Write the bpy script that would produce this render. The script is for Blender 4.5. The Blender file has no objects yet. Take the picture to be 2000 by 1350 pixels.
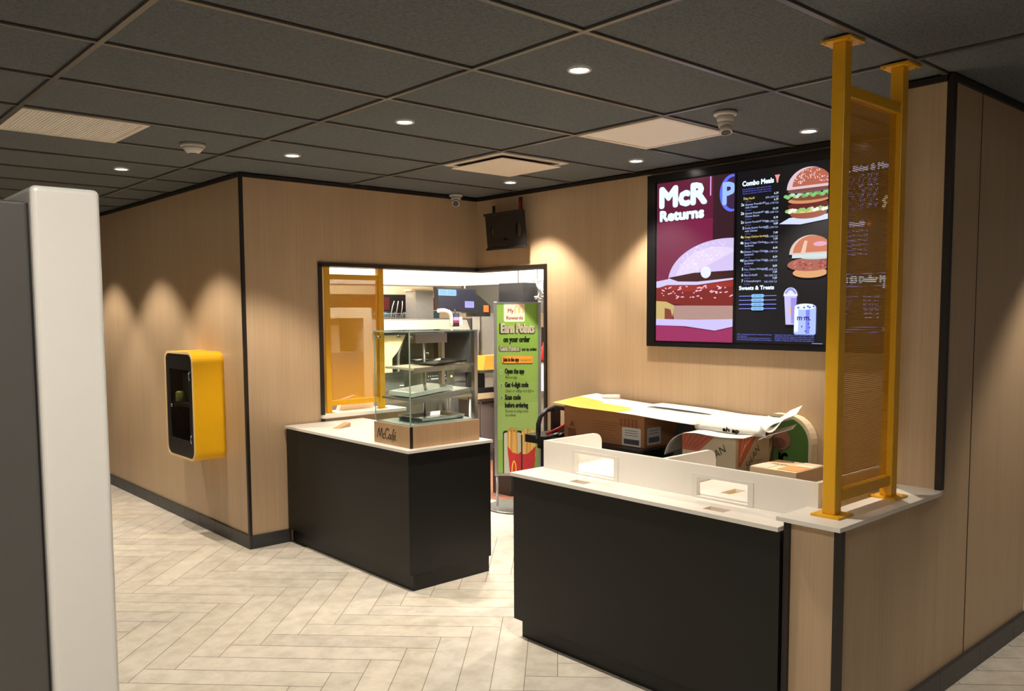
import bpy, bmesh, math, random
from mathutils import Matrix, Vector
from mathutils.geometry import tessellate_polygon
random.seed(7)
S = bpy.context.scene
COL = S.collection
HC = 1.67                     # eye height
CEIL = 2.637

# ------------------------------------------------------------------ camera
yaw, pit, rol = 0.84070, -0.07560, 0.00530
fpx, cxp, cyp = 1649.03, 999.88, 734.63
fwd = Vector((math.cos(yaw)*math.cos(pit), math.sin(yaw)*math.cos(pit), math.sin(pit)))
rgt = Vector((math.sin(yaw), -math.cos(yaw), 0))
dwn = fwd.cross(rgt)
r2 = math.cos(rol)*rgt + math.sin(rol)*dwn
d2 = -math.sin(rol)*rgt + math.cos(rol)*dwn
cd = bpy.data.cameras.new('camera'); cam = bpy.data.objects.new('camera', cd); COL.objects.link(cam)
cam.matrix_world = Matrix(((r2.x, -d2.x, -fwd.x, 0), (r2.y, -d2.y, -fwd.y, 0), (r2.z, -d2.z, -fwd.z, HC), (0, 0, 0, 1)))
cd.sensor_width = 36; cd.lens = fpx/2000*36
cd.shift_y = (cyp-675)/2000; cd.shift_x = (1000-cxp)/2000
cd.clip_start = 0.02
S.camera = cam

# ------------------------------------------------------------------ world, exposure
w = bpy.data.worlds.new('dining_room_glow'); S.world = w; w.use_nodes = True
w.node_tree.nodes['Background'].inputs[0].default_value = (1.0, 0.96, 0.90, 1)
w.node_tree.nodes['Background'].inputs[1].default_value = 0.075
S.view_settings.view_transform = 'Standard'; S.view_settings.look = 'None'
S.view_settings.exposure = 0.0; S.view_settings.gamma = 1.0; S.view_settings.use_curve_mapping = False

SPOT_W = 112.0
SPOT_COL = (1.0, 0.87, 0.70)
KITCHEN_W = 30.0
def area(name, loc, rot, sx, sy, watts, col):
    l = bpy.data.lights.new(name, 'AREA'); l.shape = 'RECTANGLE'; l.size = sx; l.size_y = sy; l.energy = watts; l.color = col
    o = bpy.data.objects.new(name, l); COL.objects.link(o); o.location = loc; o.rotation_euler = rot
    return o

# ------------------------------------------------------------------ helpers
WM = {}                                              # world matrix of every parent we made
def tagp(o, label=None, cat=None, group=None, kind=None):
    if label: o['label'] = label
    if cat: o['category'] = cat
    if group: o['group'] = group
    if kind: o['kind'] = kind
    return o
def thing(name, label, cat, loc=(0, 0, 0), rz=0, group=None):
    o = bpy.data.objects.new(name, None); COL.objects.link(o); o.empty_display_size = 0.1
    o.location = loc; o.rotation_euler = (0, 0, rz)
    WM[o] = Matrix.Translation(loc) @ Matrix.Rotation(rz, 4, 'Z')
    return tagp(o, label, cat, group)
class MB:
    """collects geometry, in world coordinates (or local to the parent when built with local=True)"""
    def __init__(s): s.bm = bmesh.new(); s.sm = []
    def quad(s, pts):
        vs = [s.bm.verts.new(p) for p in pts]; return s.bm.faces.new(vs)
    def box(s, x0, x1, y0, y1, z0, z1, M=None, bev=0.0, seg=2):
        t = bmesh.new()
        bmesh.ops.create_cube(t, size=1)
        for v in t.verts:
            v.co = Vector(((x0+x1)/2+v.co.x*(x1-x0), (y0+y1)/2+v.co.y*(y1-y0), (z0+z1)/2+v.co.z*(z1-z0)))
        if bev: bmesh.ops.bevel(t, geom=t.edges[:], offset=bev, segments=seg, profile=0.5, affect='EDGES')
        s.merge(t, M); return s
    def merge(s, t, M=None):
        if M is not None: bmesh.ops.transform(t, matrix=M, verts=t.verts)
        me = bpy.data.meshes.new('tmp'); t.to_mesh(me); t.free(); s.bm.from_mesh(me); bpy.data.meshes.remove(me)
    def cyl(s, p0, p1, r0, r1=None, n=20, caps=True):
        r1 = r0 if r1 is None else r1
        p0, p1 = Vector(p0), Vector(p1); d = (p1-p0)
        q = d.to_track_quat('Z', 'Y')
        a = [s.bm.verts.new(p0+q@Vector((r0*math.cos(2*math.pi*i/n), r0*math.sin(2*math.pi*i/n), 0))) for i in range(n)]
        b = [s.bm.verts.new(p1+q@Vector((r1*math.cos(2*math.pi*i/n), r1*math.sin(2*math.pi*i/n), 0))) for i in range(n)]
        for i in range(n): s.bm.faces.new((a[i], a[(i+1) % n], b[(i+1) % n], b[i])).smooth = True
        if caps: s.bm.faces.new(a[::-1]); s.bm.faces.new(b)
        return s
    def lathe(s, c, prof, n=32, axis='Z'):
        """prof: list of (r, h) along the axis from c"""
        rings = []
        for r, h in prof:
            ring = []
            for i in range(n):
                a = 2*math.pi*i/n
                ring.append(s.bm.verts.new((c[0]+r*math.cos(a), c[1]+r*math.sin(a), c[2]+h)))
            rings.append(ring)
        for k in range(len(rings)-1):
            for i in range(n):
                s.bm.faces.new((rings[k][i], rings[k][(i+1) % n], rings[k+1][(i+1) % n], rings[k+1][i])).smooth = True
        s.bm.faces.new(rings[0][::-1]); s.bm.faces.new(rings[-1])
        return s
    def tube(s, pts, r, n=8, closed=False):
        pts = [Vector(p) for p in pts]; rings = []
        m = len(pts)
        up = Vector((0, 0, 1))
        for i, p in enumerate(pts):
            a = pts[(i-1) % m] if (closed or i > 0) else p
            b = pts[(i+1) % m] if (closed or i < m-1) else p
            t = (b-a).normalized()
            x = t.cross(up)
            if x.length < 1e-3: x = t.cross(Vector((1, 0, 0)))
            x.normalize(); y = x.cross(t)
            rr = r[i] if isinstance(r, (list, tuple)) else r
            rings.append([s.bm.verts.new(p+rr*(math.cos(2*math.pi*k/n)*x+math.sin(2*math.pi*k/n)*y)) for k in range(n)])
        K = m if closed else m-1
        for k in range(K):
            for i in range(n):
                s.bm.faces.new((rings[k][i], rings[k][(i+1) % n], rings[(k+1) % m][(i+1) % n], rings[(k+1) % m][i])).smooth = True
        if not closed: s.bm.faces.new(rings[0][::-1]); s.bm.faces.new(rings[-1])
        return s
    def prism(s, poly, ax, h0, h1, holes=(), bev=0):
        """poly in 2D extruded along ax ('x': poly is (y,z); 'y': (x,z); 'z': (x,y)); holes: list of polygons"""
        def P(u, v, h): return {'x': (h, u, v), 'y': (u, h, v), 'z': (u, v, h)}[ax]
        loops = [list(poly)]+[list(h) for h in holes]
        flat = [p for l in loops for p in l]
        tris = tessellate_polygon([[Vector((u, v, 0)) for u, v in l] for l in loops])
        t = bmesh.new()
        A = [t.verts.new(P(u, v, h0)) for u, v in flat]; B = [t.verts.new(P(u, v, h1)) for u, v in flat]
        for tr in tris:
            try:
                t.faces.new([A[i] for i in tr]); t.faces.new([B[i] for i in reversed(tr)])
            except ValueError: pass
        o = 0
        for l in loops:
            n = len(l)
            for i in range(n): t.faces.new((A[o+i], A[o+(i+1) % n], B[o+(i+1) % n], B[o+i]))
            o += n
        bmesh.ops.recalc_face_normals(t, faces=t.faces)
        s.merge(t); return s
    def sheet(s, grid, thick=0.0):
        """grid[i][j] points; double surface when thick"""
        V = [[s.bm.verts.new(p) for p in row] for row in grid]
        for i in range(len(V)-1):
            for j in range(len(V[0])-1):
                s.bm.faces.new((V[i][j], V[i+1][j], V[i+1][j+1], V[i][j+1])).smooth = True
        return s
def rrect(x0, x1, y0, y1, r, n=6, corners=(1, 1, 1, 1)):
    """rounded rectangle outline; corners order: (x1,y1),(x0,y1),(x0,y0),(x1,y0)"""
    pts = []
    for k, (cx, cy, sx, sy) in enumerate(((x1, y1, -1, -1), (x0, y1, 1, -1), (x0, y0, 1, 1), (x1, y0, -1, 1))):
        if not corners[k]: pts.append((cx, cy)); continue
        for i in range(n+1):
            a = math.pi/2*k+math.pi/2*i/n
            pts.append((cx+sx*r+r*math.cos(a), cy+sy*r+r*math.sin(a)))
    return pts
def ob(name, mb, m, parent=None, local=False, label=None, solid=0.0, recalc=True, smooth=False):
    bm = mb.bm
    if recalc: bmesh.ops.recalc_face_normals(bm, faces=bm.faces)
    me = bpy.data.meshes.new(name)
    if parent is not None and not local:
        bmesh.ops.transform(bm, matrix=WM[parent].inverted(), verts=bm.verts)
    bm.to_mesh(me); bm.free()
    if smooth:
        for p in me.polygons: p.use_smooth = True
    for mm in (m if isinstance(m, (list, tuple)) else [m]): me.materials.append(mm)
    o = bpy.data.objects.new(name, me); COL.objects.link(o)
    if parent is not None: o.parent = parent; WM[o] = WM[parent].copy()
    else: WM[o] = Matrix.Identity(4)
    if label: o['label'] = label
    if solid:
        md = o.modifiers.new('thickness', 'SOLIDIFY'); md.thickness = solid; md.offset = 0
    return o
def struct(name, mb, m, **k):
    o = ob(name, mb, m, **k)
    if not k.get('parent'): o['kind'] = 'structure'
    return o
def dup(root, loc, label, rz=None):
    r = root.copy(); COL.objects.link(r); r.location = loc; r['label'] = label
    if rz is not None: r.rotation_euler = (0, 0, rz)
    for ch in list(root.children):
        c = ch.copy(); COL.objects.link(c); c.parent = r
        for g in ch.children:
            d = g.copy(); COL.objects.link(d); d.parent = c
    return r

# ------------------------------------------------------------------ materials
def lin(c):
    return tuple(((x/255)/12.92 if x/255 <= .04045 else ((x/255+.055)/1.055)**2.4) for x in c)
def nodes(m):
    m.use_nodes = True; nt = m.node_tree; b = nt.nodes['Principled BSDF']; return nt, b
def mixcol(nt, fac, a, b):
    n = nt.nodes.new('ShaderNodeMix'); n.data_type = 'RGBA'
    if isinstance(fac, (int, float)): n.inputs[0].default_value = fac
    else: nt.links.new(fac, n.inputs[0])
    for i, v in ((6, a), (7, b)):
        if isinstance(v, tuple): n.inputs[i].default_value = (*v[:3], 1)
        else: nt.links.new(v, n.inputs[i])
    return n.outputs[2]
def pos_noise(nt, scale, detail=3, rough=0.55, src='Position'):
    if src == 'Position': g = nt.nodes.new('ShaderNodeNewGeometry').outputs['Position']
    else: g = nt.nodes.new('ShaderNodeTexCoord').outputs['Object']
    mp = nt.nodes.new('ShaderNodeMapping'); mp.inputs['Scale'].default_value = scale if isinstance(scale, tuple) else (scale,)*3
    nt.links.new(g, mp.inputs[0])
    n = nt.nodes.new('ShaderNodeTexNoise'); n.inputs['Scale'].default_value = 1; n.inputs['Detail'].default_value = detail; n.inputs['Roughness'].default_value = rough
    nt.links.new(mp.outputs[0], n.inputs['Vector'])
    return n.outputs['Fac']
def ramp(nt, fac, stops):
    r = nt.nodes.new('ShaderNodeValToRGB'); nt.links.new(fac, r.inputs[0])
    while len(r.color_ramp.elements) < len(stops): r.color_ramp.elements.new(0.5)
    for e, (p, c) in zip(r.color_ramp.elements, stops): e.position = p; e.color = (*c, 1)
    return r.outputs[0]
def bump(nt, b, fac, strength, dist=0.002):
    n = nt.nodes.new('ShaderNodeBump'); n.inputs['Strength'].default_value = strength; n.inputs['Distance'].default_value = dist
    nt.links.new(fac, n.inputs['Height']); nt.links.new(n.outputs[0], b.inputs['Normal'])
def mat(name, c, rough=0.5, metal=0.0, var=0.06, scale=30.0, bmp=0.0, emit=None, es=1.0, coat=0.0):
    m = bpy.data.materials.new(name); nt, b = nodes(m)
    f = pos_noise(nt, scale)
    c = tuple(c)
    a = tuple(max(0, x*(1-var)) for x in c); d = tuple(min(1, x*(1+var)) for x in c)
    nt.links.new(mixcol(nt, f, a, d), b.inputs['Base Color'])
    b.inputs['Roughness'].default_value = rough; b.inputs['Metallic'].default_value = metal
    if coat: b.inputs['Coat Weight'].default_value = coat
    if bmp: bump(nt, b, f, bmp)
    if emit: b.inputs['Emission Color'].default_value = (*emit, 1); b.inputs['Emission Strength'].default_value = es
    return m
def wood(name, light, dark, k=1.0, rough=0.42):
    m = bpy.data.materials.new(name); nt, b = nodes(m)
    f1 = pos_noise(nt, (90*k, 90*k, 1.6*k), 5, 0.6)
    f2 = pos_noise(nt, (7*k, 7*k, 0.35*k), 3, 0.5)
    base = ramp(nt, f1, [(0.33, dark), (0.66, light)])
    tone = ramp(nt, f2, [(0.3, tuple(x*0.86 for x in light)), (0.7, tuple(min(1, x*1.06) for x in light))])
    c = mixcol(nt, 0.5, base, tone)
    nt.links.new(c, b.inputs['Base Color']); b.inputs['Roughness'].default_value = rough
    bump(nt, b, f1, 0.12, 0.0006)
    return m
M_WOOD = wood('light_oak_laminate', (0.55, 0.395, 0.25), (0.44, 0.31, 0.19))
M_TRIM = mat('dark_brown_trim', (0.012, 0.008, 0.007), 0.45)
M_BASE = mat('charcoal_base_tile', (0.035, 0.036, 0.038), 0.42, var=0.2, scale=6)
M_BLACK = mat('matte_black_laminate', (0.0105, 0.0105, 0.0098), 0.42, var=0.1, scale=400, bmp=0.05); M_BLACK.node_tree.nodes['Principled BSDF'].inputs['Specular IOR Level'].default_value = 0.32
M_WHITE = mat('white_solid_surface', (0.80, 0.77, 0.72), 0.28, var=0.02)
M_KWHITE = mat('white_painted_metal', (0.76, 0.735, 0.69), 0.3, var=0.015, coat=0.2)
M_GREYPAN = mat('grey_kiosk_panel', (0.085, 0.078, 0.073), 0.35, var=0.04)
M_YEL = mat('golden_yellow_paint', lin((226, 170, 32)), 0.34, var=0.03)
M_YEL2 = mat('bright_yellow_paint', lin((240, 184, 20)), 0.3, var=0.02)
M_CREAM = mat('cream_edge', lin((235, 205, 150)), 0.4)
M_DARK = mat('black_plastic', (0.012, 0.012, 0.013), 0.35, var=0.1)
M_DGREY = mat('dark_grey_plastic', (0.05, 0.05, 0.052), 0.45, var=0.1)
M_WPLAS = mat('white_plastic', (0.62, 0.60, 0.57), 0.4, var=0.02)
M_STEEL = mat('brushed_stainless_steel', (0.55, 0.53, 0.50), 0.28, 1.0, var=0.08, scale=(2, 2, 160))
M_STEEL2 = mat('dull_stainless_steel', (0.42, 0.41, 0.39), 0.45, 0.7, var=0.1, scale=20)
M_ALU = mat('grey_anodised_aluminium', (0.40, 0.42, 0.45), 0.35, 0.7, var=0.04)
M_CARD = mat('brown_cardboard', lin((172, 124, 84)), 0.8, var=0.06, scale=60)
M_CARD2 = mat('pale_cardboard', lin((222, 196, 160)), 0.75, var=0.04, scale=60)
M_PAPER = mat('white_paper', (0.82, 0.80, 0.77), 0.6, var=0.02)
M_CREAMW = mat('kitchen_cream_wall', lin((205, 190, 160)), 0.6, var=0.05, scale=3)
M_KWALL = mat('kitchen_white_paint', (0.82, 0.80, 0.75), 0.5, var=0.02, scale=2)
M_RED = mat('red_plastic', lin((190, 24, 26)), 0.4)
M_TEAL = mat('teal_box', lin((20, 62, 70)), 0.5)
M_DRED = mat('dark_red_box', lin((96, 18, 18)), 0.5)
M_GREEN = mat('green_vinyl', lin((72, 106, 50)), 0.45, var=0.2, scale=3)
M_MAUVE = mat('grey_mauve_steel_drawers', lin((128, 118, 120)), 0.4, 0.3, var=0.08, scale=4)
M_AMBER = mat('amber_bin', lin((214, 170, 70)), 0.35)
M_SLATE = mat('slate_grey_board', lin((110, 110, 118)), 0.6)
M_WEDGE = wood('tan_wood_block', (0.50, 0.33, 0.18), (0.40, 0.26, 0.14), 2.0)
M_BLUEB = mat('blue_screen_bezel', (0.01, 0.01, 0.012), 0.2)
M_LEDW = mat('lamp_diffuser_lit', (0.9, 0.9, 0.9), 0.5, emit=(1.0, 0.95, 0.86), es=26.0)
M_LENS = mat('unlit_troffer_diffuser', (0.80, 0.75, 0.70), 0.55, var=0.03, scale=4)
M_VENT = mat('off_white_vent_plate', (0.72, 0.64, 0.56), 0.5, var=0.02, scale=4)
M_TBAR = mat('ceiling_grid_metal', (0.14, 0.14, 0.137), 0.3, 0.3, var=0.04)
M_BROWN = mat('quarry_tile', lin((140, 92, 72)), 0.5, var=0.25, scale=8)
M_GROUT = mat('floor_grout', (0.20, 0.165, 0.12), 0.85, var=0.1)
def colattr(name, emission=None, rough=0.45, mul=1.0):
    m = bpy.data.materials.new(name); nt, b = nodes(m)
    a = nt.nodes.new('ShaderNodeVertexColor'); a.layer_name = 'Col'
    if emission:
        b.inputs['Base Color'].default_value = (0.012, 0.012, 0.014, 1); b.inputs['Roughness'].default_value = 0.25
        nt.links.new(a.outputs[0], b.inputs['Emission Color']); b.inputs['Emission Strength'].default_value = emission
    else:
        f = pos_noise(nt, 40)
        nt.links.new(mixcol(nt, mixfac(nt, f, 0.08), a.outputs[0], (0.5, 0.5, 0.5)), b.inputs['Base Color'])
        b.inputs['Roughness'].default_value = rough
    return m
def mixfac(nt, f, k):
    n = nt.nodes.new('ShaderNodeMath'); n.operation = 'MULTIPLY'; nt.links.new(f, n.inputs[0]); n.inputs[1].default_value = k
    return n.outputs[0]
M_SCREEN = colattr('lit_screen_image', emission=1.15)
M_PRINT = colattr('printed_ink')
def glass_mat(name, tint=(0.93, 0.97, 0.95), gloss=0.10, rough=0.02):
    m = bpy.data.materials.new(name); m.use_nodes = True; nt = m.node_tree; nt.nodes.clear()
    o = nt.nodes.new('ShaderNodeOutputMaterial'); mx = nt.nodes.new('ShaderNodeMixShader')
    t = nt.nodes.new('ShaderNodeBsdfTransparent'); t.inputs[0].default_value = (*tint, 1)
    g = nt.nodes.new('ShaderNodeBsdfGlossy'); g.inputs['Roughness'].default_value = rough
    lw = nt.nodes.new('ShaderNodeLayerWeight'); lw.inputs[0].default_value = 0.5
    pw = nt.nodes.new('ShaderNodeMath'); pw.operation = 'POWER'; pw.inputs[1].default_value = 5; nt.links.new(lw.outputs['Facing'], pw.inputs[0])
    ad = nt.nodes.new('ShaderNodeMath'); ad.operation = 'MULTIPLY_ADD'; ad.inputs[1].default_value = 0.8; ad.inputs[2].default_value = gloss*0.3
    nt.links.new(pw.outputs[0], ad.inputs[0]); nt.links.new(ad.outputs[0], mx.inputs[0])
    nt.links.new(t.outputs[0], mx.inputs[1]); nt.links.new(g.outputs[0], mx.inputs[2]); nt.links.new(mx.outputs[0], o.inputs[0])
    return m
M_GLASS = glass_mat('clear_glass')
M_GEDGE = mat('glass_edge', lin((150, 175, 165)), 0.2, var=0.02)
def perforated(name, col, ax, pitch, rad):
    """yellow sheet metal with round holes in a staggered pattern (hole positions from object coordinates)"""
    m = bpy.data.materials.new(name); m.use_nodes = True; nt = m.node_tree; b = nt.nodes['Principled BSDF']
    b.inputs['Base Color'].default_value = (*col, 1); b.inputs['Roughness'].default_value = 0.36
    out = nt.nodes['Material Output']
    g = nt.nodes.new('ShaderNodeNewGeometry'); sp = nt.nodes.new('ShaderNodeSeparateXYZ'); nt.links.new(g.outputs['Position'], sp.inputs[0])
    def M(op, a, bb=None, c=None):
        n = nt.nodes.new('ShaderNodeMath'); n.operation = op
        for i, v in enumerate((a, bb, c)):
            if v is None: continue
            if isinstance(v, (int, float)): n.inputs[i].default_value = v
            else: nt.links.new(v, n.inputs[i])
        return n.outputs[0]
    U = sp.outputs[ax]; V = sp.outputs[2]
    def cellmask(du, dv):
        h = pitch*1.732
        fu = M('SUBTRACT', M('FRACT', M('DIVIDE', M('ADD', U, du), pitch)), 0.5)
        fv = M('SUBTRACT', M('FRACT', M('DIVIDE', M('ADD', V, dv), h)), 0.5)
        d = M('SQRT', M('ADD', M('POWER', M('MULTIPLY', fu, pitch), 2), M('POWER', M('MULTIPLY', fv, h), 2)))
        return M('LESS_THAN', d, rad)
    mk = M('MAXIMUM', cellmask(0, 0), cellmask(pitch/2, pitch*1.732/2))
    t = nt.nodes.new('ShaderNodeBsdfTransparent'); mx = nt.nodes.new('ShaderNodeMixShader')
    nt.links.new(mk, mx.inputs[0]); nt.links.new(b.outputs[0], mx.inputs[1]); nt.links.new(t.outputs[0], mx.inputs[2]); nt.links.new(mx.outputs[0], out.inputs[0])
    return m
M_PERF2 = perforated('perforated_yellow_sheet_fine', lin((222, 166, 36)), 0, 0.0085, 0.0022)
M_PERF = perforated('perforated_yellow_sheet', lin((214, 160, 40)), 0, 0.0085, 0.0030)

# ceiling tile: dark fissured mineral fibre
M_CEIL = bpy.data.materials.new('dark_grey_ceiling_tile'); nt, b = nodes(M_CEIL)
f1 = pos_noise(nt, 170, 4, 0.75); f2 = pos_noise(nt, 2.2, 3); f3 = pos_noise(nt, (45, 110, 90), 4, 0.7)
c1 = ramp(nt, f1, [(0.36, (0.030, 0.036, 0.040)), (0.66, (0.175, 0.200, 0.212))])
c2 = ramp(nt, f3, [(0.34, (0.040, 0.046, 0.052)), (0.60, (0.135, 0.155, 0.168))])
c3 = mixcol(nt, 0.5, c1, c2)
nt.links.new(mixcol(nt, mixfac(nt, f2, 0.25), c3, (0.130, 0.128, 0.135)), b.inputs['Base Color'])
b.inputs['Roughness'].default_value = 0.9; bump(nt, b, f1, 0.35, 0.003)
# floor tile: pale wood-look porcelain
M_FLOOR = bpy.data.materials.new('wood_look_floor_tile'); nt, b = nodes(M_FLOOR)
a = nt.nodes.new('ShaderNodeVertexColor'); a.layer_name = 'Col'
n1 = pos_noise(nt, 9, 5, 0.65); n2 = pos_noise(nt, 60, 4, 0.6); n3 = pos_noise(nt, 3.5, 6, 0.7)
v = ramp(nt, n1, [(0.32, (0.55, 0.50, 0.43)), (0.60, (0.74, 0.69, 0.61))])
v2 = mixcol(nt, mixfac(nt, n2, 0.4), v, (0.60, 0.56, 0.49))
v3 = mixcol(nt, ramp(nt, n3, [(0.30, (0.35, 0.35, 0.35)), (0.45, (0, 0, 0))]), v2, (0.48, 0.44, 0.38))
mm = nt.nodes.new('ShaderNodeMix'); mm.data_type = 'RGBA'; mm.blend_type = 'MULTIPLY'; mm.inputs[0].default_value = 1
nt.links.new(v3, mm.inputs[6]); nt.links.new(a.outputs[0], mm.inputs[7]); nt.links.new(mm.outputs[2], b.inputs['Base Color'])
b.inputs['Roughness'].default_value = 0.42; bump(nt, b, n2, 0.1, 0.001)

# ------------------------------------------------------------------ flat artwork (prints and screen images)
_txt = {}
def text_geo(s, bold=0.0):
    k = (s, bold)
    if k in _txt: return _txt[k]
    cu = bpy.data.curves.new('txt', 'FONT'); cu.body = s; cu.size = 1; cu.resolution_u = 2; cu.offset = bold
    o = bpy.data.objects.new('txt', cu); COL.objects.link(o)
    dg = bpy.context.evaluated_depsgraph_get()
    me = bpy.data.meshes.new_from_object(o.evaluated_get(dg))
    vs = [(v.co.x, v.co.y) for v in me.vertices]; fs = [tuple(p.vertices) for p in me.polygons]
    bpy.data.objects.remove(o); bpy.data.curves.remove(cu); bpy.data.meshes.remove(me)
    xs = [v[0] for v in vs] or [0]
    _txt[k] = (vs, fs, min(xs), max(xs)); return _txt[k]
class Art:
    """2D drawing laid on a plane: origin (top-left), u to the right, v DOWN; units metres after W,H scaling"""
    def __init__(s, origin, U, N, W, H, V=(0, 0, -1), step=0.00012):
        s.o, s.U, s.N, s.V = Vector(origin), Vector(U), Vector(N), Vector(V); s.W, s.H = W, H
        s.v = []; s.f = []; s.c = []; s.d = 0.0; s.step = step
    def P(s, u, v): return s.o+s.U*(u*s.W)+s.V*(v*s.H)+s.N*s.d
    def faces(s, pts, fs, c):
        for f in fs:
            q = [pts[i] for i in f]
            if any(not (-1e-6 <= x <= 1.000001 and -1e-6 <= y <= 1.000001) for x, y in q):
                for ax, lim, sg in ((0, 0.0, 1), (0, 1.0, -1), (1, 0.0, 1), (1, 1.0, -1)):
                    o_ = []
                    for i in range(len(q)):
                        a, b = q[i-1], q[i]; da, db = (a[ax]-lim)*sg, (b[ax]-lim)*sg
                        if (da >= 0) != (db >= 0):
                            t = da/(da-db); o_.append((a[0]+(b[0]-a[0])*t, a[1]+(b[1]-a[1])*t))
                        if db >= 0: o_.append(b)
                    q = o_
                    if len(q) < 3: break
                if len(q) < 3: continue
            b0 = len(s.v); s.v += [s.P(u, v) for u, v in q]
            s.f.append(list(range(b0, b0+len(q)))); s.c.append(c)
    def poly(s, pts, col, up=True):
        if up: s.d += s.step
        tr = tessellate_polygon([[Vector((u, v, 0)) for u, v in pts]])
        s.faces(pts, [tuple(t) for t in tr], lin(col)); return s
    def rect(s, u0, v0, u1, v1, col, up=True): return s.poly([(u0, v0), (u1, v0), (u1, v1), (u0, v1)], col, up)
    def rr(s, u0, v0, u1, v1, r, col):
        """r in metres"""
        p = rrect(u0*s.W, u1*s.W, v0*s.H, v1*s.H, r, 5); return s.poly([(x/s.W, y/s.H) for x, y in p], col)
    def ell(s, cu, cv, ru, rv, col, a0=0, a1=360, n=28, rot=0, up=True):
        """radii in u-width units (rv too, both of W)"""
        p = []
        for i in range(n if a1-a0 >= 360 else n+1):
            a = math.radians(a0+(a1-a0)*i/n); x = ru*math.cos(a); y = -rv*math.sin(a)
            c, q = math.cos(math.radians(rot)), math.sin(math.radians(rot))
            p.append((cu+x*c-y*q, cv+(x*q+y*c)*s.W/s.H))
        return s.poly(p, col, up)
    def line(s, pts, wd, col, closed=False):
        """wd in u units of W"""
        s.d += s.step
        P2 = [Vector((u*s.W, v*s.H)) for u, v in pts]; n = len(P2); hw = wd*s.W/2
        L = []
        for i in range(n):
            a = P2[(i-1) % n] if (closed or i) else P2[i]; b = P2[(i+1) % n] if (closed or i < n-1) else P2[i]
            t = (b-a).normalized(); L.append(Vector((-t.y, t.x))*hw)
        for i in range(n if closed else n-1):
            j = (i+1) % n
            q = [P2[i]+L[i], P2[j]+L[j], P2[j]-L[j], P2[i]-L[i]]
            s.faces([(x.x/s.W, x.y/s.H) for x in q], [(0, 1, 2, 3)], lin(col))
        return s
    def text(s, t, u, v, h, col, width=None, align='L', bold=0.0, up=True, skew=0.0, maxw=None):
        """baseline at v; h = cap height in units of H; width fits in u"""
        if up: s.d += s.step
        vs, fs, x0, x1 = text_geo(t)
        if not fs: return s
        sy = h*s.H/0.70; sx = sy
        wn = (x1-x0)
        if width: sx = width*s.W/wn
        elif maxw and wn*sx > maxw*s.W: sx = maxw*s.W/wn
        off = {'L': 0, 'R': -wn*sx, 'C': -wn*sx/2}[align]
        pts = [(u+((x-x0)*sx+off+skew*y*sy)/s.W, v-y*sy/s.H) for x, y in vs]
        if bold:
            r = bold*0.75*sy
            for k in range(8):
                dx, dy = r*math.cos(k*math.pi/4)/s.W, r*math.sin(k*math.pi/4)/s.H
                s.faces([(x+dx, y+dy) for x, y in pts], fs, lin(col))
        s.faces(pts, fs, lin(col)); return s
    def build(s, name, m, parent=None, label=None):
        me = bpy.data.meshes.new(name)
        v = s.v
        if parent is not None:
            inv = WM[parent].inverted(); v = [inv@p for p in v]
        me.from_pydata([tuple(p) for p in v], [], s.f)
        ca = me.color_attributes.new('Col', 'FLOAT_COLOR', 'CORNER')
        i = 0
        for f, c in zip(s.f, s.c):
            for _ in f: ca.data[i].color = (*c, 1); i += 1
        me.materials.append(m)
        o = bpy.data.objects.new(name, me); COL.objects.link(o)
        if parent is not None: o.parent = parent; WM[o] = WM[parent].copy()
        if label: o['label'] = label
        return o

# ================================================================== THE ROOM
def MBbox(*a, **k): return MB().box(*a, **k)
# ---- herringbone floor
WP, LP = 0.1500, 0.900
def herring():
    bm = bmesh.new(); lay = bm.loops.layers.float_color.new('Col')
    e1 = Vector((math.cos(-math.pi/4), math.sin(-math.pi/4), 0)); e2 = Vector((-e1.y, e1.x, 0))
    g = 0.0016; a0, t0 = -0.606, 4.215
    def add(u0, u1, v0, v1):
        c = e1*(u0+u1)/2+e2*(v0+v1)/2
        if not (-3.2 < c.x < 8.5 and -3.2 < c.y < 12): return
        if c.x > 5.4 and c.y > 1.9: return
        if c.y > 6.4 and c.x > 3.2: return
        t = random.uniform(0.90, 1.04); tc = (t*random.uniform(0.99, 1.01), t, t*random.uniform(0.97, 1.02), 1)
        vs = [bm.verts.new(e1*u+e2*v+Vector((0, 0, 0))) for u, v in ((u0+g, v0+g), (u1-g, v0+g), (u1-g, v1-g), (u0+g, v1-g))]
        f = bm.faces.new(vs); f.material_index = 0
        for l in f.loops: l[lay] = tc
    for k in range(-70, 70):
        for j in range(-8, 9):
            a = a0+k*WP+0; top = t0+k*WP+2*LP*j
            add(a, a+WP, top-LP, top)
            add(a+WP-LP, a+WP, top, top+WP)
    vs = [bm.verts.new(p) for p in ((-3.5, -3.5, -0.0015), (9, -3.5, -0.0015), (9, 12.3, -0.0015), (-3.5, 12.3, -0.0015))]
    f = bm.faces.new(vs); f.material_index = 1
    for l in f.loops: l[lay] = (1, 1, 1, 1)
    me = bpy.data.meshes.new('floor'); bm.to_mesh(me); bm.free()
    me.materials.append(M_FLOOR); me.materials.append(M_GROUT)
    o = bpy.data.objects.new('floor', me); COL.objects.link(o); o['kind'] = 'structure'
herring()

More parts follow.
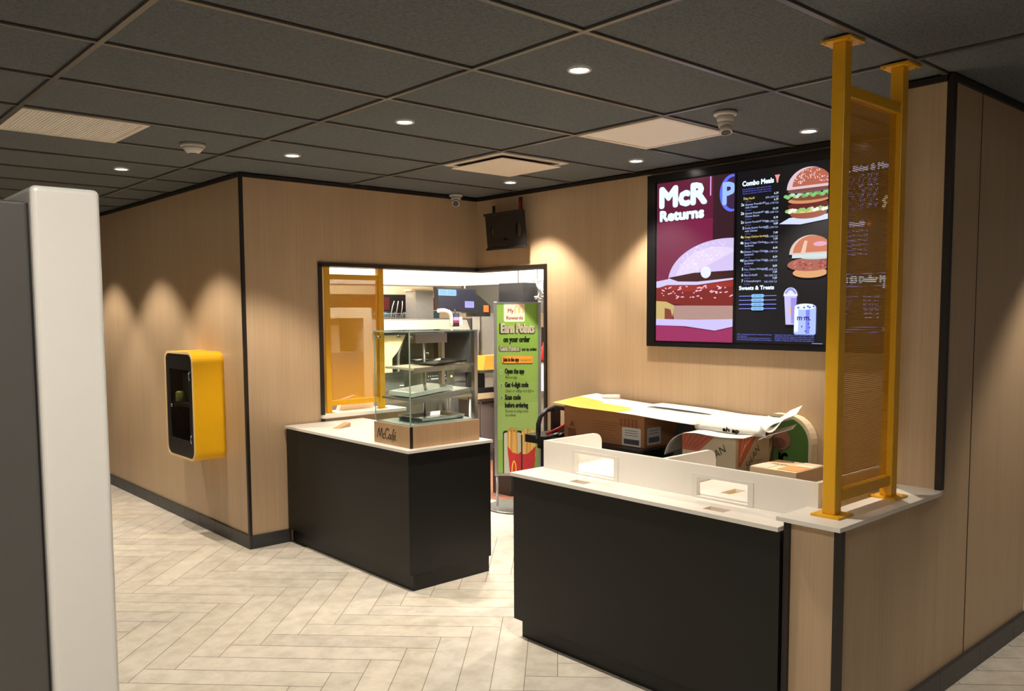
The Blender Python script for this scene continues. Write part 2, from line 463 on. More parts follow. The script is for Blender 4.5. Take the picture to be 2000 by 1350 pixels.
# ---- ceiling and its grid
c = MB(); c.box(-3.5, 9, -3.5, 12.3, CEIL+0.006, CEIL+0.05); ceiling = struct('ceiling', c, M_CEIL)
g = MB(); rv = MB()
GX, GY = 0.972, 2.675
tw = 0.0105
for i in range(-4, 8):
    x = GX+1.2192*i
    if -3.4 < x < 9 and abs(x-4.63) > .05: g.box(x-tw, x+tw, -3.5, 12.3, CEIL-0.003, CEIL+0.006); rv.box(x-.0165, x+.0165, -3.5, 12.3, CEIL+0.0045, CEIL+0.0059)
for j in range(-11, 16):
    y = GY+0.6096*j
    g.box(-3.5, 9, y-tw, y+tw, CEIL-0.0025, CEIL+0.006); rv.box(-3.5, 9, y-.0165, y+.0165, CEIL+0.0045, CEIL+0.0059)
struct('ceiling_grid', g, M_TBAR, parent=ceiling)
struct('ceiling_shadow_gap', rv, M_TRIM, parent=ceiling)  # dark strips put in as the shadow gaps beside the grid bars

# ---- walls (openings are cut out of the outline)
def wall_prism(poly, ax, h0, h1): return MB().prism(poly, ax, h0, h1)
# wall A: runs away on the left; wall B: back wall with the pass-through; wall C: menu wall; wall D: right
wall_left = struct('wall_left', MBbox(2.545, 2.70, 5.7805, 12.3, 0, CEIL), M_WOOD)
struct('wall_far', MBbox(-3.5, 2.60, 12.15, 12.3, 0, CEIL), M_WOOD)
struct('wall_behind', MBbox(-3.5, 9, -3.5, -3.4, 0, CEIL), M_CREAMW)
struct('wall_outer', MBbox(-3.5, -3.4, -3.4, 12.15, 0, CEIL), M_CREAMW)
ox0, ox1, oz0, oz1 = 3.145, 3.86, 0.884, 2.022
wall_back = struct('wall_back', MB().prism([(2.545, 0), (ox1, 0), (ox1, oz0), (ox0, oz0), (ox0, oz1), (4.65, oz1), (4.65, CEIL), (2.545, CEIL)], 'y', 5.632, 5.78), M_WOOD)
oy = 4.797
wall_menu = struct('wall_menu', MB().prism([(1.55, 0), (oy, 0), (oy, oz1), (5.78, oz1), (5.78, CEIL), (1.55, CEIL)], 'x', 4.652, 4.82), M_WOOD)
wall_right = struct('wall_right', MBbox(3.72, 4.86, 1.432, 1.655, 0, CEIL), M_WOOD)
struct('wall_side', MBbox(4.822, 4.86, 1.655, 4.2, 0, CEIL), M_WOOD)
# half wall that ends the counter
struct('wall_half', MBbox(2.852, 3.719, 1.432, 1.63, 0, 0.889), M_WOOD)
# wall panel seam on the right wall
struct('trim_1', MBbox(4.05, 4.053, 1.430, 1.434, 0.10, CEIL-0.02), M_TRIM)
# trims: ceiling line, corners, opening frame
t = MB()
t.box(2.529, 2.546, 5.617, 12.15, CEIL-0.028, CEIL-0.0035)
struct('trim_2', t, M_TRIM)
struct('trim_3', MBbox(2.546, 4.64, 5.618, 5.634, CEIL-0.028, CEIL-0.0035), M_TRIM)
struct('trim_4', MBbox(4.638, 4.654, 1.657, 5.617, CEIL-0.028, CEIL-0.0035), M_TRIM)
struct('trim_5', MBbox(2.529, 2.551, 5.616, 5.640, 0.095, CEIL-0.0285), M_TRIM)
t = MB(); t.box(3.706, 3.722, 1.44, 1.645, CEIL-0.028, CEIL-0.0035); t.box(3.735, 4.862, 1.418, 1.434, CEIL-0.028, CEIL-0.0035)
struct('trim_6', t, M_TRIM)
struct('trim_7', MBbox(3.706, 3.735, 1.418, 1.447, 0.906, CEIL-0.0035), M_TRIM)
struct('trim_8', MBbox(3.706, 3.724, 1.645, 1.663, 0.906, CEIL-0.0035), M_TRIM)
struct('trim_9', MBbox(2.838, 2.866, 1.418, 1.446, 0, 0.889), M_TRIM)
struct('trim_10', MBbox(2.838, 2.856, 1.622, 1.645, 0, 0.889), M_TRIM)
t = MB(); t.box(ox0-0.024, ox0+0.004, 5.618, 5.79, oz0-0.03, oz1+0.004); t.box(ox0-0.024, 4.636, 5.618, 5.79, oz1-0.004, oz1+0.024)
struct('trim_11', t, M_TRIM)
t = MB(); t.box(4.636, 4.83, oy-0.02, 5.79, oz1-0.004, oz1+0.024); t.box(4.636, 4.83, oy-0.02, oy+0.006, 0, oz1-0.004)
struct('trim_12', t, M_TRIM)
# baseboards in tiles
b_ = MB(); y = 5.62
while y < 12.1: b_.box(2.530, 2.546, y, y+0.302, 0, 0.096, bev=0.001, seg=1); y += 0.304
struct('baseboard_left', b_, M_BASE)
struct('baseboard_back', MBbox(2.5465, 2.85, 5.617, 5.633, 0, 0.096, bev=0.001, seg=1), M_BASE)
b_ = MB(); x = 2.84
while x < 4.84: b_.box(x, min(x+0.455, 4.866), 1.414, 1.434, 0, 0.098, bev=0.001, seg=1); x += 0.457
struct('baseboard_right', b_, M_BASE)
# sill of the pass-through, set on the low wall
struct('window_1', MB().prism(rrect(3.12, 3.88, 5.60, 5.86, 0.02, 4, (1, 0, 0, 1)), 'z', 0.884, 0.908), M_WHITE)

# ================================================================== LEDGE + COUNTERS
ledge = ob('ledge_top', MB().prism([(2.80, 1.405), (3.655, 1.405), (3.72, 1.418), (3.72, 1.655), (2.80, 1.655)], 'z', 0.889, 0.905), M_WHITE)
tagp(ledge, 'white ledge slab capping the oak half wall under the tall yellow screen', 'ledge')
def slab(poly, z0, z1, holes=(), bev=0.002):
    mb = MB(); mb.prism(poly, 'z', z0, z1, holes); return mb
# counter 1 : McCafe counter
c1 = thing('cafe_counter', 'black counter with white top carrying the glass display case', 'counter', (3.14, 4.85, 0))
ob('worktop', slab([(2.815, 4.062), (3.47, 4.062), (3.47, 5.617), (2.815, 5.617)], 0.842, 0.859), M_WHITE, c1, label='thin white worktop')
ob('front_panel', MBbox(2.83, 2.85, 4.082, 5.615, 0.102, 0.842), M_BLACK, c1)
ob('side_panel', MBbox(2.8505, 3.465, 4.082, 4.10, 0.102, 0.842), M_BLACK, c1)
ob('cabinet_body', MBbox(2.8505, 3.455, 4.1005, 5.612, 0.102, 0.840), M_BLACK, c1)
ob('toe_kick', MBbox(2.862, 3.455, 4.092, 5.612, 0.0, 0.1015), M_BLACK, c1)
# counter 2 : order counter
c2 = thing('order_counter', 'long black counter with white top and raised white privacy panel', 'counter', (3.2, 2.4, 0))
holes = [[(2.868, 2.702), (2.868, 2.802), (2.926, 2.802), (2.926, 2.702)], [(2.868, 1.932), (2.868, 2.032), (2.926, 2.032), (2.926, 1.932)]]
ob('worktop', slab([(2.815, 1.656), (3.66, 1.656), (3.66, 3.165), (2.815, 3.165)], 0.842, 0.859,
   holes+[[(3.18, 2.10), (3.18, 2.16), (3.30, 2.16), (3.30, 2.10)]]), M_WHITE, c2, label='white worktop with small cable slots')
ob('front_panel', MBbox(2.83, 2.85, 1.655, 3.155, 0.10, 0.842), M_BLACK, c2)
ob('side_panel', MBbox(2.8505, 3.62, 3.135, 3.155, 0.10, 0.842), M_BLACK, c2)
ob('cabinet_body', MBbox(2.95, 3.62, 1.665, 3.1345, 0.10, 0.80), M_BLACK, c2)
ob('toe_kick', MBbox(2.865, 3.60, 1.66, 3.13, 0.0, 0.0995), M_BLACK, c2)
for yy in (2.752, 1.982):
    mb = MB(); mb.box(2.862, 2.868, yy-0.056, yy+0.056, 0.80, 0.8415); mb.box(2.926, 2.932, yy-0.056, yy+0.056, 0.80, 0.8415)
    mb.box(2.868, 2.926, yy-0.056, yy-0.050, 0.80, 0.8415); mb.box(2.868, 2.926, yy+0.050, yy+0.056, 0.80, 0.8415); mb.box(2.862, 2.932, yy-0.056, yy+0.056, 0.796, 0.80)
    ob('cable_tray', mb, M_CREAM, c2, label='small tan recessed tray under a slot')
ob('cable_tray', MBbox(3.17, 3.31, 2.09, 2.17, 0.815, 0.8415), M_CREAM, c2, label='small tan recessed tray under a slot')
# privacy panel with two cut windows
pt = 1.003
CUT = ((2.655, 2.910, 0.866, 0.965), (1.922, 2.176, 0.866, 0.950))
hl = [rrect(a_, b2, c_, d_, 0.004, 2) for a_, b2, c_, d_ in CUT]
pp = ob('privacy_panel', MB().prism([(1.612, 0.8595), (3.140, 0.8595), (3.140, pt), (1.612, pt)], 'x', 3.030, 3.052, hl), M_WHITE, c2)
for (y0, y1, z0, z1) in CUT:
    mb = MB()
    mb.prism(rrect(y0-0.026, y1+0.026, z0-0.006, z1+0.014, 0.003, 2), 'x', 3.0265, 3.0299, [rrect(y0, y1, z0, z1, 0.003, 2)])
    for yy in (y0-0.013, y1+0.013):
        for zz in (z0+0.018, z0+0.040, z0+0.060): mb.cyl((3.0255, yy, zz), (3.0266, yy, zz), 0.0035, n=8)
    ob('socket_frame', mb, M_KWHITE, pp, label='white recessed frame with small screw holes')
def wing(y0, y1, x1, top=pt):
    z0, z1, r = 0.8595, top, 0.05
    p = [(3.0525, z0), (x1, z0)]+[(x1-r+r*math.cos(a*math.pi/12), z1-r+r*math.sin(a*math.pi/12)) for a in range(0, 7)]+[(3.0525, z1)]
    return MB().prism(p, 'y', y0, y1)
ob('divider_wing', wing(3.118, 3.140, 3.455), M_WHITE, c2)
ob('divider_wing', wing(2.360, 2.382, 3.437), M_WHITE, c2)
ob('divider_wing', MB().prism([(3.0525, 0.9055), (3.60, 0.9055), (3.60, 0.985), (3.585, 1.0), (3.0525, pt)], 'y', 1.612, 1.634), M_WHITE, c2)

# tall yellow perforated screen on the ledge
ts = thing('perforated_screen', 'tall yellow perforated metal screen rising from ledge to ceiling', 'screen', (3.2, 1.52, 0.905))
def post_box(x, y, s=0.024): return MBbox(x-s, x+s, y-s, y+s, 0.913, CEIL-0.012, bev=0.003)
for x in (2.962, 3.432):
    X = x
    px = x
    o = ob('post', MBbox(px-0.024, px+0.026, 1.497, 1.547, 0.913, CEIL-0.012, bev=0.003), M_YEL, ts)
    for z0, z1, nm in ((0.905, 0.913, 'base_plate'), (CEIL-0.012, CEIL-0.004, 'ceiling_plate')):
        mb = MB().prism(rrect(px-0.056, px+0.058, 1.464, 1.578, 0.004, 2), 'z', z0, z1,
            [[(px+dx+0.007*math.cos(a), 1.521+dy+0.007*math.sin(a)) for a in [i*math.pi/4 for i in range(8)]] for dx in (-.042, .044) for dy in (-.044, .044)])
        pl = ob(nm, mb, M_YEL, o)
        if z0 < 1:
            for dx in (-.042, .044):
                for dy in (-.044, .044): ob('bolt', MB().cyl((px+dx, 1.521+dy, 0.9055), (px+dx, 1.521+dy, 0.9155), 0.0062, n=8), M_YEL, o)
ob('top_rail', MBbox(2.9885, 3.4075, 1.503, 1.541, 2.442, 2.482, bev=0.002), M_YEL, ts)
ob('bottom_rail', MBbox(2.9885, 3.4075, 1.503, 1.541, 0.958, 0.998, bev=0.002), M_YEL, ts)
ob('perforated_panel', MBbox(2.9885, 3.4075, 1.520, 1.5225, 0.9985, 2.4415), M_PERF, ts, label='sheet full of small round holes')
# smaller yellow screen in the pass-through
ss = thing('perforated_screen', 'short yellow perforated metal screen standing in the pass-through opening', 'screen', (3.46, 5.72, 0.908))
for x in (3.235, 3.715):
    o = ob('post', MBbox(x-0.024, x+0.024, 5.70, 5.748, 0.913, 2.017, bev=0.003), M_YEL, ss)
    ob('base_plate', MBbox(x-0.036, x+0.036, 5.688, 5.758, 0.908, 0.913), M_YEL, o)
ob('top_rail', MBbox(3.2595, 3.6905, 5.705, 5.743, 1.925, 1.965, bev=0.002), M_YEL, ss)
ob('bottom_rail', MBbox(3.2595, 3.6905, 5.705, 5.743, 0.962, 1.000, bev=0.002), M_YEL, ss)
ob('perforated_panel', MBbox(3.2595, 3.6905, 5.722, 5.7245, 1.0005, 1.9245), M_PERF2, ss, label='sheet full of small round holes')

# ================================================================== DISPLAY CASE
dc = thing('display_case', 'square glass pastry display case on oak plinth with cafe lettering', 'display case', (3.13, 4.32, 0.859))
x0, x1, y0, y1 = 2.872, 3.405, 4.118, 4.512
pl = ob('plinth', MBbox(x0, x1, y0, y1, 0.859, 0.990), wood('plinth_oak', (0.50, 0.325, 0.18), (0.40, 0.25, 0.13)), dc, label='light oak plinth')
ob('corner_trim', MBbox(x0-0.002, x0+0.018, y0-0.002, y0+0.004, 0.859, 0.990), M_TRIM, dc)
# script lettering, drawn as pen strokes
A = Art((x0-0.0012, y1-0.035, 0.965), (0, -1, 0), (-1, 0, 0), 0.225, 0.085)
ink = (32, 22, 16)
def cur(pts, n=6):
    out = []
    P = [pts[0]]+list(pts)+[pts[-1]]
    for i in range(1, len(P)-2):
        for k in range(n):
            t_ = k/n; a_, b_, c_, d_ = P[i-1], P[i], P[i+1], P[i+2]
            out.append(tuple(0.5*((2*b_[q])+(-a_[q]+c_[q])*t_+(2*a_[q]-5*b_[q]+4*c_[q]-d_[q])*t_**2+(-a_[q]+3*b_[q]-3*c_[q]+d_[q])*t_**3) for q in range(len(b_))))
    out.append(pts[-1]); return out
WL = 0.024
for st in ([(0.0, .86), (.05, .45), (.10, .14), (.125, .5), (.15, .72), (.20, .35), (.245, .10), (.25, .5), (.27, .86)],
           [(.37, .52), (.33, .50), (.30, .66), (.32, .84), (.38, .78)],
           [(.58, .22), (.55, .10), (.47, .12), (.41, .40), (.42, .72), (.50, .82), (.58, .66)],
           [(.68, .52), (.62, .50), (.585, .68), (.62, .84), (.67, .70), (.69, .52), (.69, .76), (.73, .80)],
           [(.86, .12), (.81, .10), (.78, .40), (.76, .80), (.73, 1.12), (.70, 1.05)], [(.72, .52), (.80, .48)],
           [(.83, .68), (.90, .60), (.90, .50), (.85, .50), (.82, .68), (.85, .84), (.93, .78)], [(.88, .36), (.93, .22)]):
    A.line(cur(st), WL*1.25, ink)
A.ell(1.0, .86, .018, .018, ink)
A.build('lettering', M_PRINT, pl, label='brown script lettering')
gz0, gz1 = 0.990, 1.553
base = MBbox(x0+0.012, x1-0.012, y0+0.012, y1-0.012, 0.990, 0.998); ob('glass_floor', base, mat('pale_blue_tray_top', lin((190, 205, 205)), 0.2), dc, label='pale glossy floor')
ob('glass_pane', MBbox(x0+0.006, x0+0.011, y0+0.006, y1-0.008, 0.999, gz1), M_GLASS, dc)
ob('glass_pane', MBbox(x0+0.0115, x1-0.03, y0+0.006, y0+0.011, 0.999, gz1), M_GLASS, dc)
ob('glass_pane', MBbox(x0+0.0115, x1-0.03, y1-0.012, y1-0.007, 0.999, gz1), M_GLASS, dc)
ob('glass_top', MBbox(x0+0.004, x1-0.004, y0+0.004, y1-0.004, gz1+0.0005, gz1+0.0065), M_GLASS, dc)
mb = MB()
mb.box(x0+0.004, x0+0.010, y0+0.004, y0+0.010, 0.998, gz1); mb.box(x0+0.005, x0+0.010, y1-0.010, y1-0.005, 0.998, gz1)
mb.box(x0+0.003, x1-0.003, y0+0.002, y0+0.0035, gz1, gz1+0.007); mb.box(x0+0.001, x0+0.0035, y0+0.003, y1-0.003, gz1, gz1+0.007)
mb.box(x0+0.003, x1-0.003, y1-0.0035, y1-0.002, gz1, gz1+0.007)
ob('glass_edges', mb, M_GEDGE, dc, label='pale green polished glass edges')
o = ob('side_frame', MBbox(x1-0.0295, x1-0.004, y0+0.008, y0+0.040, 0.999, gz1), M_STEEL, dc)
ob('side_frame', MBbox(x1-0.0295, x1-0.004, y1-0.045, y1-0.006, 0.999, gz1), M_STEEL, dc)
for xx in (x0+0.03, x0+0.18): ob('clamp', MB().cyl((xx, y1-0.012, gz1-0.035), (xx, y1-0.035, gz1-0.035), 0.009, n=12), M_STEEL, dc)
ob('clamp', MB().cyl((x0+0.03, y0+0.012, gz1-0.03), (x0+0.03, y0+0.03, gz1-0.03), 0.009, n=12), M_STEEL, dc)
# shelf supports and tilted shelves
ob('centre_post', MB().cyl((3.20, 4.42, 0.999), (3.20, 4.42, 1.50), 0.010, n=12), M_STEEL, dc)
def tilt(cx, cy, cz, ang): return Matrix.Translation((cx, cy, cz)) @ Matrix.Rotation(ang, 4, 'Y')
sh1 = ob('shelf', MBbox(-0.215, 0.215, -0.155, 0.155, -0.006, 0.006, M=tilt(3.145, 4.31, 1.335, -0.03)), mat('warm_shelf', lin((232, 214, 188)), 0.3), dc, label='cream upper shelf')
ob('shelf_edge', MBbox(-0.216, 0.216, -0.159, -0.1555, -0.022, 0.008, M=tilt(3.145, 4.31, 1.335, -0.03)), M_STEEL, sh1)
sh2 = ob('shelf', MBbox(-0.225, 0.225, -0.165, 0.165, -0.006, 0.006, M=tilt(3.135, 4.31, 1.165, -0.10)), M_STEEL, dc)
ob('shelf_edge', MBbox(-0.226, 0.226, -0.169, -0.1655, -0.026, 0.008, M=tilt(3.135, 4.31, 1.165, -0.10)), M_STEEL2, sh2)
ob('lamp_housing', MBbox(3.12, 3.37, 4.40, 4.47, 1.475, 1.535), M_STEEL, dc)
# trays inside the case: things of their own
def tray(name, label, cx, cy, cz, lx, ly, h, m, ang=0, t=0.003):
    T = thing(name, label, 'tray', (cx, cy, cz))
    mb = MB(); M = tilt(cx, cy, cz, ang)
    mb.box(-lx+.015, lx-.015, -ly+.015, ly-.015, 0, t, M=M)
    for s in (-1, 1):
        q = [(s*(lx-.016), 0), (s*lx, h), (s*(lx+.006), h), (s*(lx+.006), h-t), (s*(lx-.010), 0)]
        p = MB().prism(q, 'y', -ly, ly); bmesh.ops.transform(p.bm, matrix=M, verts=p.bm.verts); me = bpy.data.meshes.new('t'); p.bm.to_mesh(me); p.bm.free(); mb.bm.from_mesh(me); bpy.data.meshes.remove(me)
        q = [(s*(ly-.016), 0), (s*ly, h), (s*(ly+.006), h), (s*(ly+.006), h-t), (s*(ly-.010), 0)]
        p = MB().prism(q, 'x', -lx, lx); bmesh.ops.transform(p.bm, matrix=M, verts=p.bm.verts); me = bpy.data.meshes.new('t'); p.bm.to_mesh(me); p.bm.free(); mb.bm.from_mesh(me); bpy.data.meshes.remove(me)
    ob('tray_body', mb, m, T); return T
tray('serving_tray', 'black plastic tray lying on the upper shelf of the display case', 3.22, 4.30, 1.352, 0.125, 0.135, 0.012, M_DARK, -0.06)
for k in range(3):
    T = thing('cutting_board', ['pale glass board at the bottom of the stack on the middle shelf', 'pale glass board in the middle of the stack on the middle shelf', 'pale glass board on top of the stack on the middle shelf'][k], 'board', (3.10, 4.32, 1.172+k*0.009))
    ob('board', MBbox(-0.165+k*.004, 0.155, -0.13, 0.13, 0, 0.0082, M=tilt(3.10, 4.32, 1.173+k*0.0086, -0.10), bev=0.002), mat('frosted_board', lin((225, 235, 230)), 0.15), T)
    T['group'] = 'boards stacked in the display case'
tray('sheet_pan', 'shallow steel sheet pan on the floor of the display case', 3.17, 4.31, 0.999, 0.165, 0.125, 0.026, M_STEEL)
# wooden wedge on the counter
wd = ob('door_wedge', MB().prism([(2.975, 0.8595), (3.11, 0.8595), (3.11, 0.889)], 'y', 5.17, 5.225), M_WEDGE)
for v in wd.data.vertices:
    x, y = v.co.x-3.04, v.co.y-5.2; a = 0.35
    v.co.x = 3.06+x*math.cos(a)-y*math.sin(a); v.co.y = 5.24+x*math.sin(a)+y*math.cos(a)
tagp(wd, 'small tan wooden wedge lying on the white top of the cafe counter', 'wedge')

# ================================================================== MENU BOARD
mbd = thing('menu_board', 'long black framed digital menu board of three lit screens on oak wall', 'menu board', (4.62, 2.74, 1.43))
fy0, fy1, fz0, fz1 = 1.745, 3.757, 1.430, 2.594
sc_ = [(3.679, 3.067), (3.050, 2.441), (2.424, 1.815)]; sz0, sz1 = 1.469, 2.534
ob('frame', MB().prism(rrect(fy0, fy1, fz0, fz1, 0.003, 2), 'x', 4.622, 4.6515, [[(fy0+.045, sz0-.01), (fy1-.07, sz0-.01), (fy1-.07, sz1+.01), (fy0+.045, sz1+.01)]]), M_BLUEB, mbd)
ob('backing', MBbox(4.632, 4.6505, fy0+.046, fy1-.071, sz0-.009, sz1+.009), M_DARK, mbd)
def scr(k):
    ya, yb = sc_[k]
    return Art((4.6305, ya, sz1), (0, -1, 0), (-1, 0, 0), ya-yb, sz1-sz0)
WH = (225, 245, 255); BL = (170, 190, 255)
# screen 1
A = scr(0)
A.rect(0, 0, 1, 1, (92, 22, 52)); A.rect(0.0, .25, .74, .62, (118, 28, 66)); A.rect(.74, 0, 1, .45, (52, 24, 34)); A.rect(.70, -.0, .715, .115, (215, 160, 220))
A.ell(.97, .115, .15, .19, (96, 110, 235)); A.ell(.985, .115, .12, .165, (60, 34, 70)); 
A.text('P', .865, .175, .125, (150, 185, 255), bold=0.05)
A.text('McR', .05, .150, .118, WH, width=.60, bold=0.09)
A.text('Returns', .05, .238, .060, WH, width=.57, bold=0.10)
A.ell(.9, .63, .74, .44, (205, 190, 232), 0, 180, 40)
A.ell(.78, .63, .52, .36, (222, 206, 240), 60, 180, 30)
for i in range(90):
    a = random.uniform(95, 168); r = random.uniform(.55, .97)
    A.ell(.95+.74*r*math.cos(math.radians(a)), .62-.255*r*math.sin(math.radians(a)), .009, .006, (240, 228, 248), n=6, up=(i == 0))
A.poly([(0, .62), (.2, .605), (.95, .60), (1, .60), (1, .66), (0, .66)], (206, 196, 236))
A.poly([(.16, .60), (.5, .575), (1, .57), (1, .615), (.55, .63), (.3, .625)], (58, 18, 22))
A.ell(.66, .575, .065, .062, (225, 230, 255))
A.poly([(0, .665), (.15, .645), (.55, .65), (1, .625), (1, .78), (.4, .775), (0, .745)], (122, 34, 30))
A.poly([(0, .665), (.15, .648), (.55, .655), (1, .632), (1, .665), (.4, .69)], (150, 44, 36))
for i in range(46): A.ell(random.uniform(.05, .98), random.uniform(.655, .735), random.uniform(.008, .03), .007, (240, 190, 215), n=7, up=(i == 0), rot=random.uniform(-30, 30))
A.poly([(.22, .775), (1, .78), (1, .87), (.25, .87)], (172, 138, 130)); A.poly([(0, .745), (.14, .75), (.25, .775), (.22, .87), (0, .87)], (196, 172, 110)); A.poly([(.12, .79), (.2, .80), (.24, .87), (.12, .87)], (130, 62, 50))
A.poly([(0, .86), (.5, .865), (1, .86), (1, .905), (.78, .93), (.4, .905), (0, .90)], (200, 190, 250))
A.poly([(0, .90), (.4, .91), (.78, .935), (1, .91), (1, 1), (0, 1)], (150, 44, 92))
# clip what sticks out over the neighbouring screen by a dark divider
s1 = A.build('screen_image', M_SCREEN, mbd, label='lit screen with a rib sandwich and returns headline')
# screen 2
A = scr(1); BG = (9, 10, 16)
A.rect(0, 0, 1, 1, BG)
A.text('Combo Meals', .065, .085, .027, WH, width=.355, bold=0.07)
A.poly([(.43, .045), (.49, .045), (.475, .062), (.468, .09), (.455, .09), (.445, .062)], (230, 150, 140))
for i, q in enumerate(('Served with fries or apple slices and drink', 'Add 200-400 calories for larger sizes, sauces', 'All prices are plus tax. Calories shown vary')): A.text(q, .065, .108+i*.0125, .0075, (105, 110, 225), width=.33)
rows = [('1', ['Big Mac®'], '6.29', '870-1200 Cal', 1), ('2a', ['Quarter Pounder®*', 'with Cheese'], '6.39', '840-1170 Cal', 0), ('2b', ['Quarter Pounder®* with', 'Cheese Bacon'], '10.39', '950-1280 Cal', 0),
        ('2c', ['Quarter Pounder®* Deluxe'], '8.39', '950-1280 Cal', 0), ('3', ['Double Quarter Pounder®*', 'with Cheese'], '9.09', '1060-1390 Cal', 0), ('4a', ['Crispy Chicken Sandwich'], '7.49', '790-1120 Cal', 1),
        ('4b', ['Spicy Crispy Chicken', 'Sandwich'], '7.59', '850-1180 Cal', 0), ('4c', ['Deluxe Crispy Chicken', 'Sandwich'], '8.49', '850-1190 Cal', 0), ('4d', ['Spicy Deluxe Crispy Chicken', 'Sandwich'], '8.59', '860-1190 Cal', 0),
        ('5', ['10 pc. Chicken McNuggets®'], '8.09', '740-1070 Cal', 0), ('6', ['Filet-O-Fish®'], '7.59', '700-1030 Cal', 0), ('7', ['2 Cheeseburgers'], '7.29', '920-1250 Cal', 0)]
v = .165
for n_, nm, pr_, cal, yl in rows:
    cN = (255, 225, 120) if yl else (190, 205, 255)
    A.text(n_, .088, v, .016, (255, 235, 170) if yl else WH, align='R', bold=0.02)
    for i, l in enumerate(nm): A.text(l, .10, v+i*.0165, .0115, cN, up=False, maxw=.27)
    A.text('with fries', .10, v+len(nm)*.0155, .0075, (110, 100, 190), up=False)
    A.text(pr_, .475, v-.013, .0115, WH, align='R', up=False, bold=0.01); A.text(cal, .475, v+.006, .0105, (175, 190, 255), align='R', up=False, maxw=.15)
    v += .0305+.0165*(len(nm)-1)+.004
A.text('Sweets & Treats', .045, .688, .022, WH, width=.40, bold=0.07)
for i in range(4):
    vv = .725+i*.0245
    A.line([(.045, vv), (.475, vv)], .008, (120, 130, 225)); A.rr(.19, vv-.010, .335, vv+.010, .009, (135, 190, 245)); A.text('•  SAVE  MORE  •', .262, vv+.005, .009, (30, 40, 110), align='C', maxw=.12)
def burger(cu, cv, w_, kind):
    h_ = w_*A.W/A.H
    if kind == 0:
        A.poly([(.49, cv+h_*.52), (.60, cv+h_*.42), (1.0, cv+h_*.40), (1.0, cv+h_*.50), (.72, cv+h_*.56)], (205, 215, 245))
        A.ell(cu, cv+h_*.36, w_*.38, w_*.10, (150, 84, 62))
        A.ell(cu-.03, cv+h_*.28, w_*.40, w_*.07, (226, 190, 120)); A.ell(cu, cv+h_*.20, w_*.44, w_*.08, (96, 36, 34))
        for i in range(16): A.ell(cu-w_*.45+i*w_*.058, cv+h_*(.29+.02*math.sin(i*2)), w_*.045, w_*.035, random.choice([(150, 190, 110), (200, 215, 170), (225, 235, 225)]), n=8, up=(i == 0))
        A.ell(cu, cv+h_*.10, w_*.43, w_*.07, (206, 140, 100)); A.ell(cu+.03, cv+h_*.06, w_*.42, w_*.055, (128, 70, 50))
        for i in range(20): A.ell(cu-w_*.48+i*w_*.048, cv+h_*(.0+.025*math.sin(i*1.7)), w_*.05, w_*.035, random.choice([(130, 190, 120), (190, 215, 190), (110, 170, 90)]), n=8, up=(i == 0))
        A.ell(cu, cv-h_*.08, w_*.44, w_*.05, (110, 84, 84)); A.rect(cu-w_*.43, cv-h_*.14, cu+w_*.43, cv-h_*.07, (120, 70, 60))
        A.ell(cu, cv-h_*.12, w_*.46, w_*.40, (216, 188, 200), 0, 180, 30); A.ell(cu+.03, cv-h_*.17, w_*.40, w_*.33, (176, 96, 74), 0, 180, 30); 
        for i in range(70):
            a_ = random.uniform(10, 170); r_ = random.uniform(.4, .95); A.ell(cu+.02+w_*.40*r_*math.cos(math.radians(a_)), cv-h_*.17-h_*.33*r_*math.sin(math.radians(a_)), .007, .004, (245, 222, 225), n=6, up=(i == 0), rot=random.uniform(0, 180))
    else:
        A.ell(cu, cv+h_*.36, w_*.36, w_*.10, (216, 160, 110)); A.ell(cu, cv+h_*.20, w_*.48, w_*.13, (168, 96, 82))
        for i in range(30): A.ell(cu+random.uniform(-.45, .45)*w_, cv+h_*(.20+random.uniform(-.08, .09)), w_*.03, w_*.018, random.choice([(196, 120, 104), (140, 70, 60)]), n=7, up=(i == 0))
        A.ell(cu+.08, cv+h_*.06, w_*.36, w_*.05, (190, 205, 210)); A.rect(cu-w_*.38, cv-h_*.02, cu+w_*.42, cv+h_*.07, (200, 214, 214))
        A.ell(cu, cv-h_*.0, w_*.44, w_*.36, (214, 190, 180), 0, 180, 30); A.ell(cu+.02, cv-h_*.03, w_*.40, w_*.32, (196, 116, 84), 0, 180, 30); A.poly([(cu-.10, cv-h_*.02), (cu-.06, cv-h_*.26), (cu-.03, cv-h_*.25), (cu-.05, cv-h_*.02)], (228, 190, 170))
        A.ell(cu+.10, cv-h_*.18, w_*.14, w_*.045, (222, 160, 190))
burger(.80, .175, .50, 0)
burger(.83, .50, .50, 1)
# drinks
A.poly([(.565, .73), (.70, .73), (.685, .89), (.585, .89)], (196, 190, 245)); A.poly([(.635, .74), (.70, .74), (.685, .885), (.645, .885)], (158, 140, 220)); A.rect(.62, .79, .64, .825, (230, 190, 120))
A.ell(.632, .73, .075, .085, (224, 228, 255), 0, 180, 18)
for i in range(9): A.ell(.585+i*.012, .71-.02*math.sin(i*.4), .014, .014, (150, 150, 225), n=8, up=(i == 0))
A.rr(.675, .785, .905, .945, .012, (172, 190, 255)); A.rect(.68, .80, .72, .93, (232, 246, 255)); A.rect(.80, .79, .84, .94, (120, 130, 235)); A.ell(.79, .79, .11, .03, (226, 240, 255))
for i in range(10): A.ell(.70+i*.02, .788+.008*math.sin(i*2.1), .012, .010, random.choice([(90, 110, 190), (240, 246, 255)]), n=8, up=(i == 0))
A.text('m·m.', .71, .865, .030, (40, 20, 110), width=.14, bold=0.03)
for q in ((.76, .90), (.84, .905), (.80, .925), (.83, .885)): A.ell(q[0], q[1], .008, .008, (50, 60, 150), n=8)
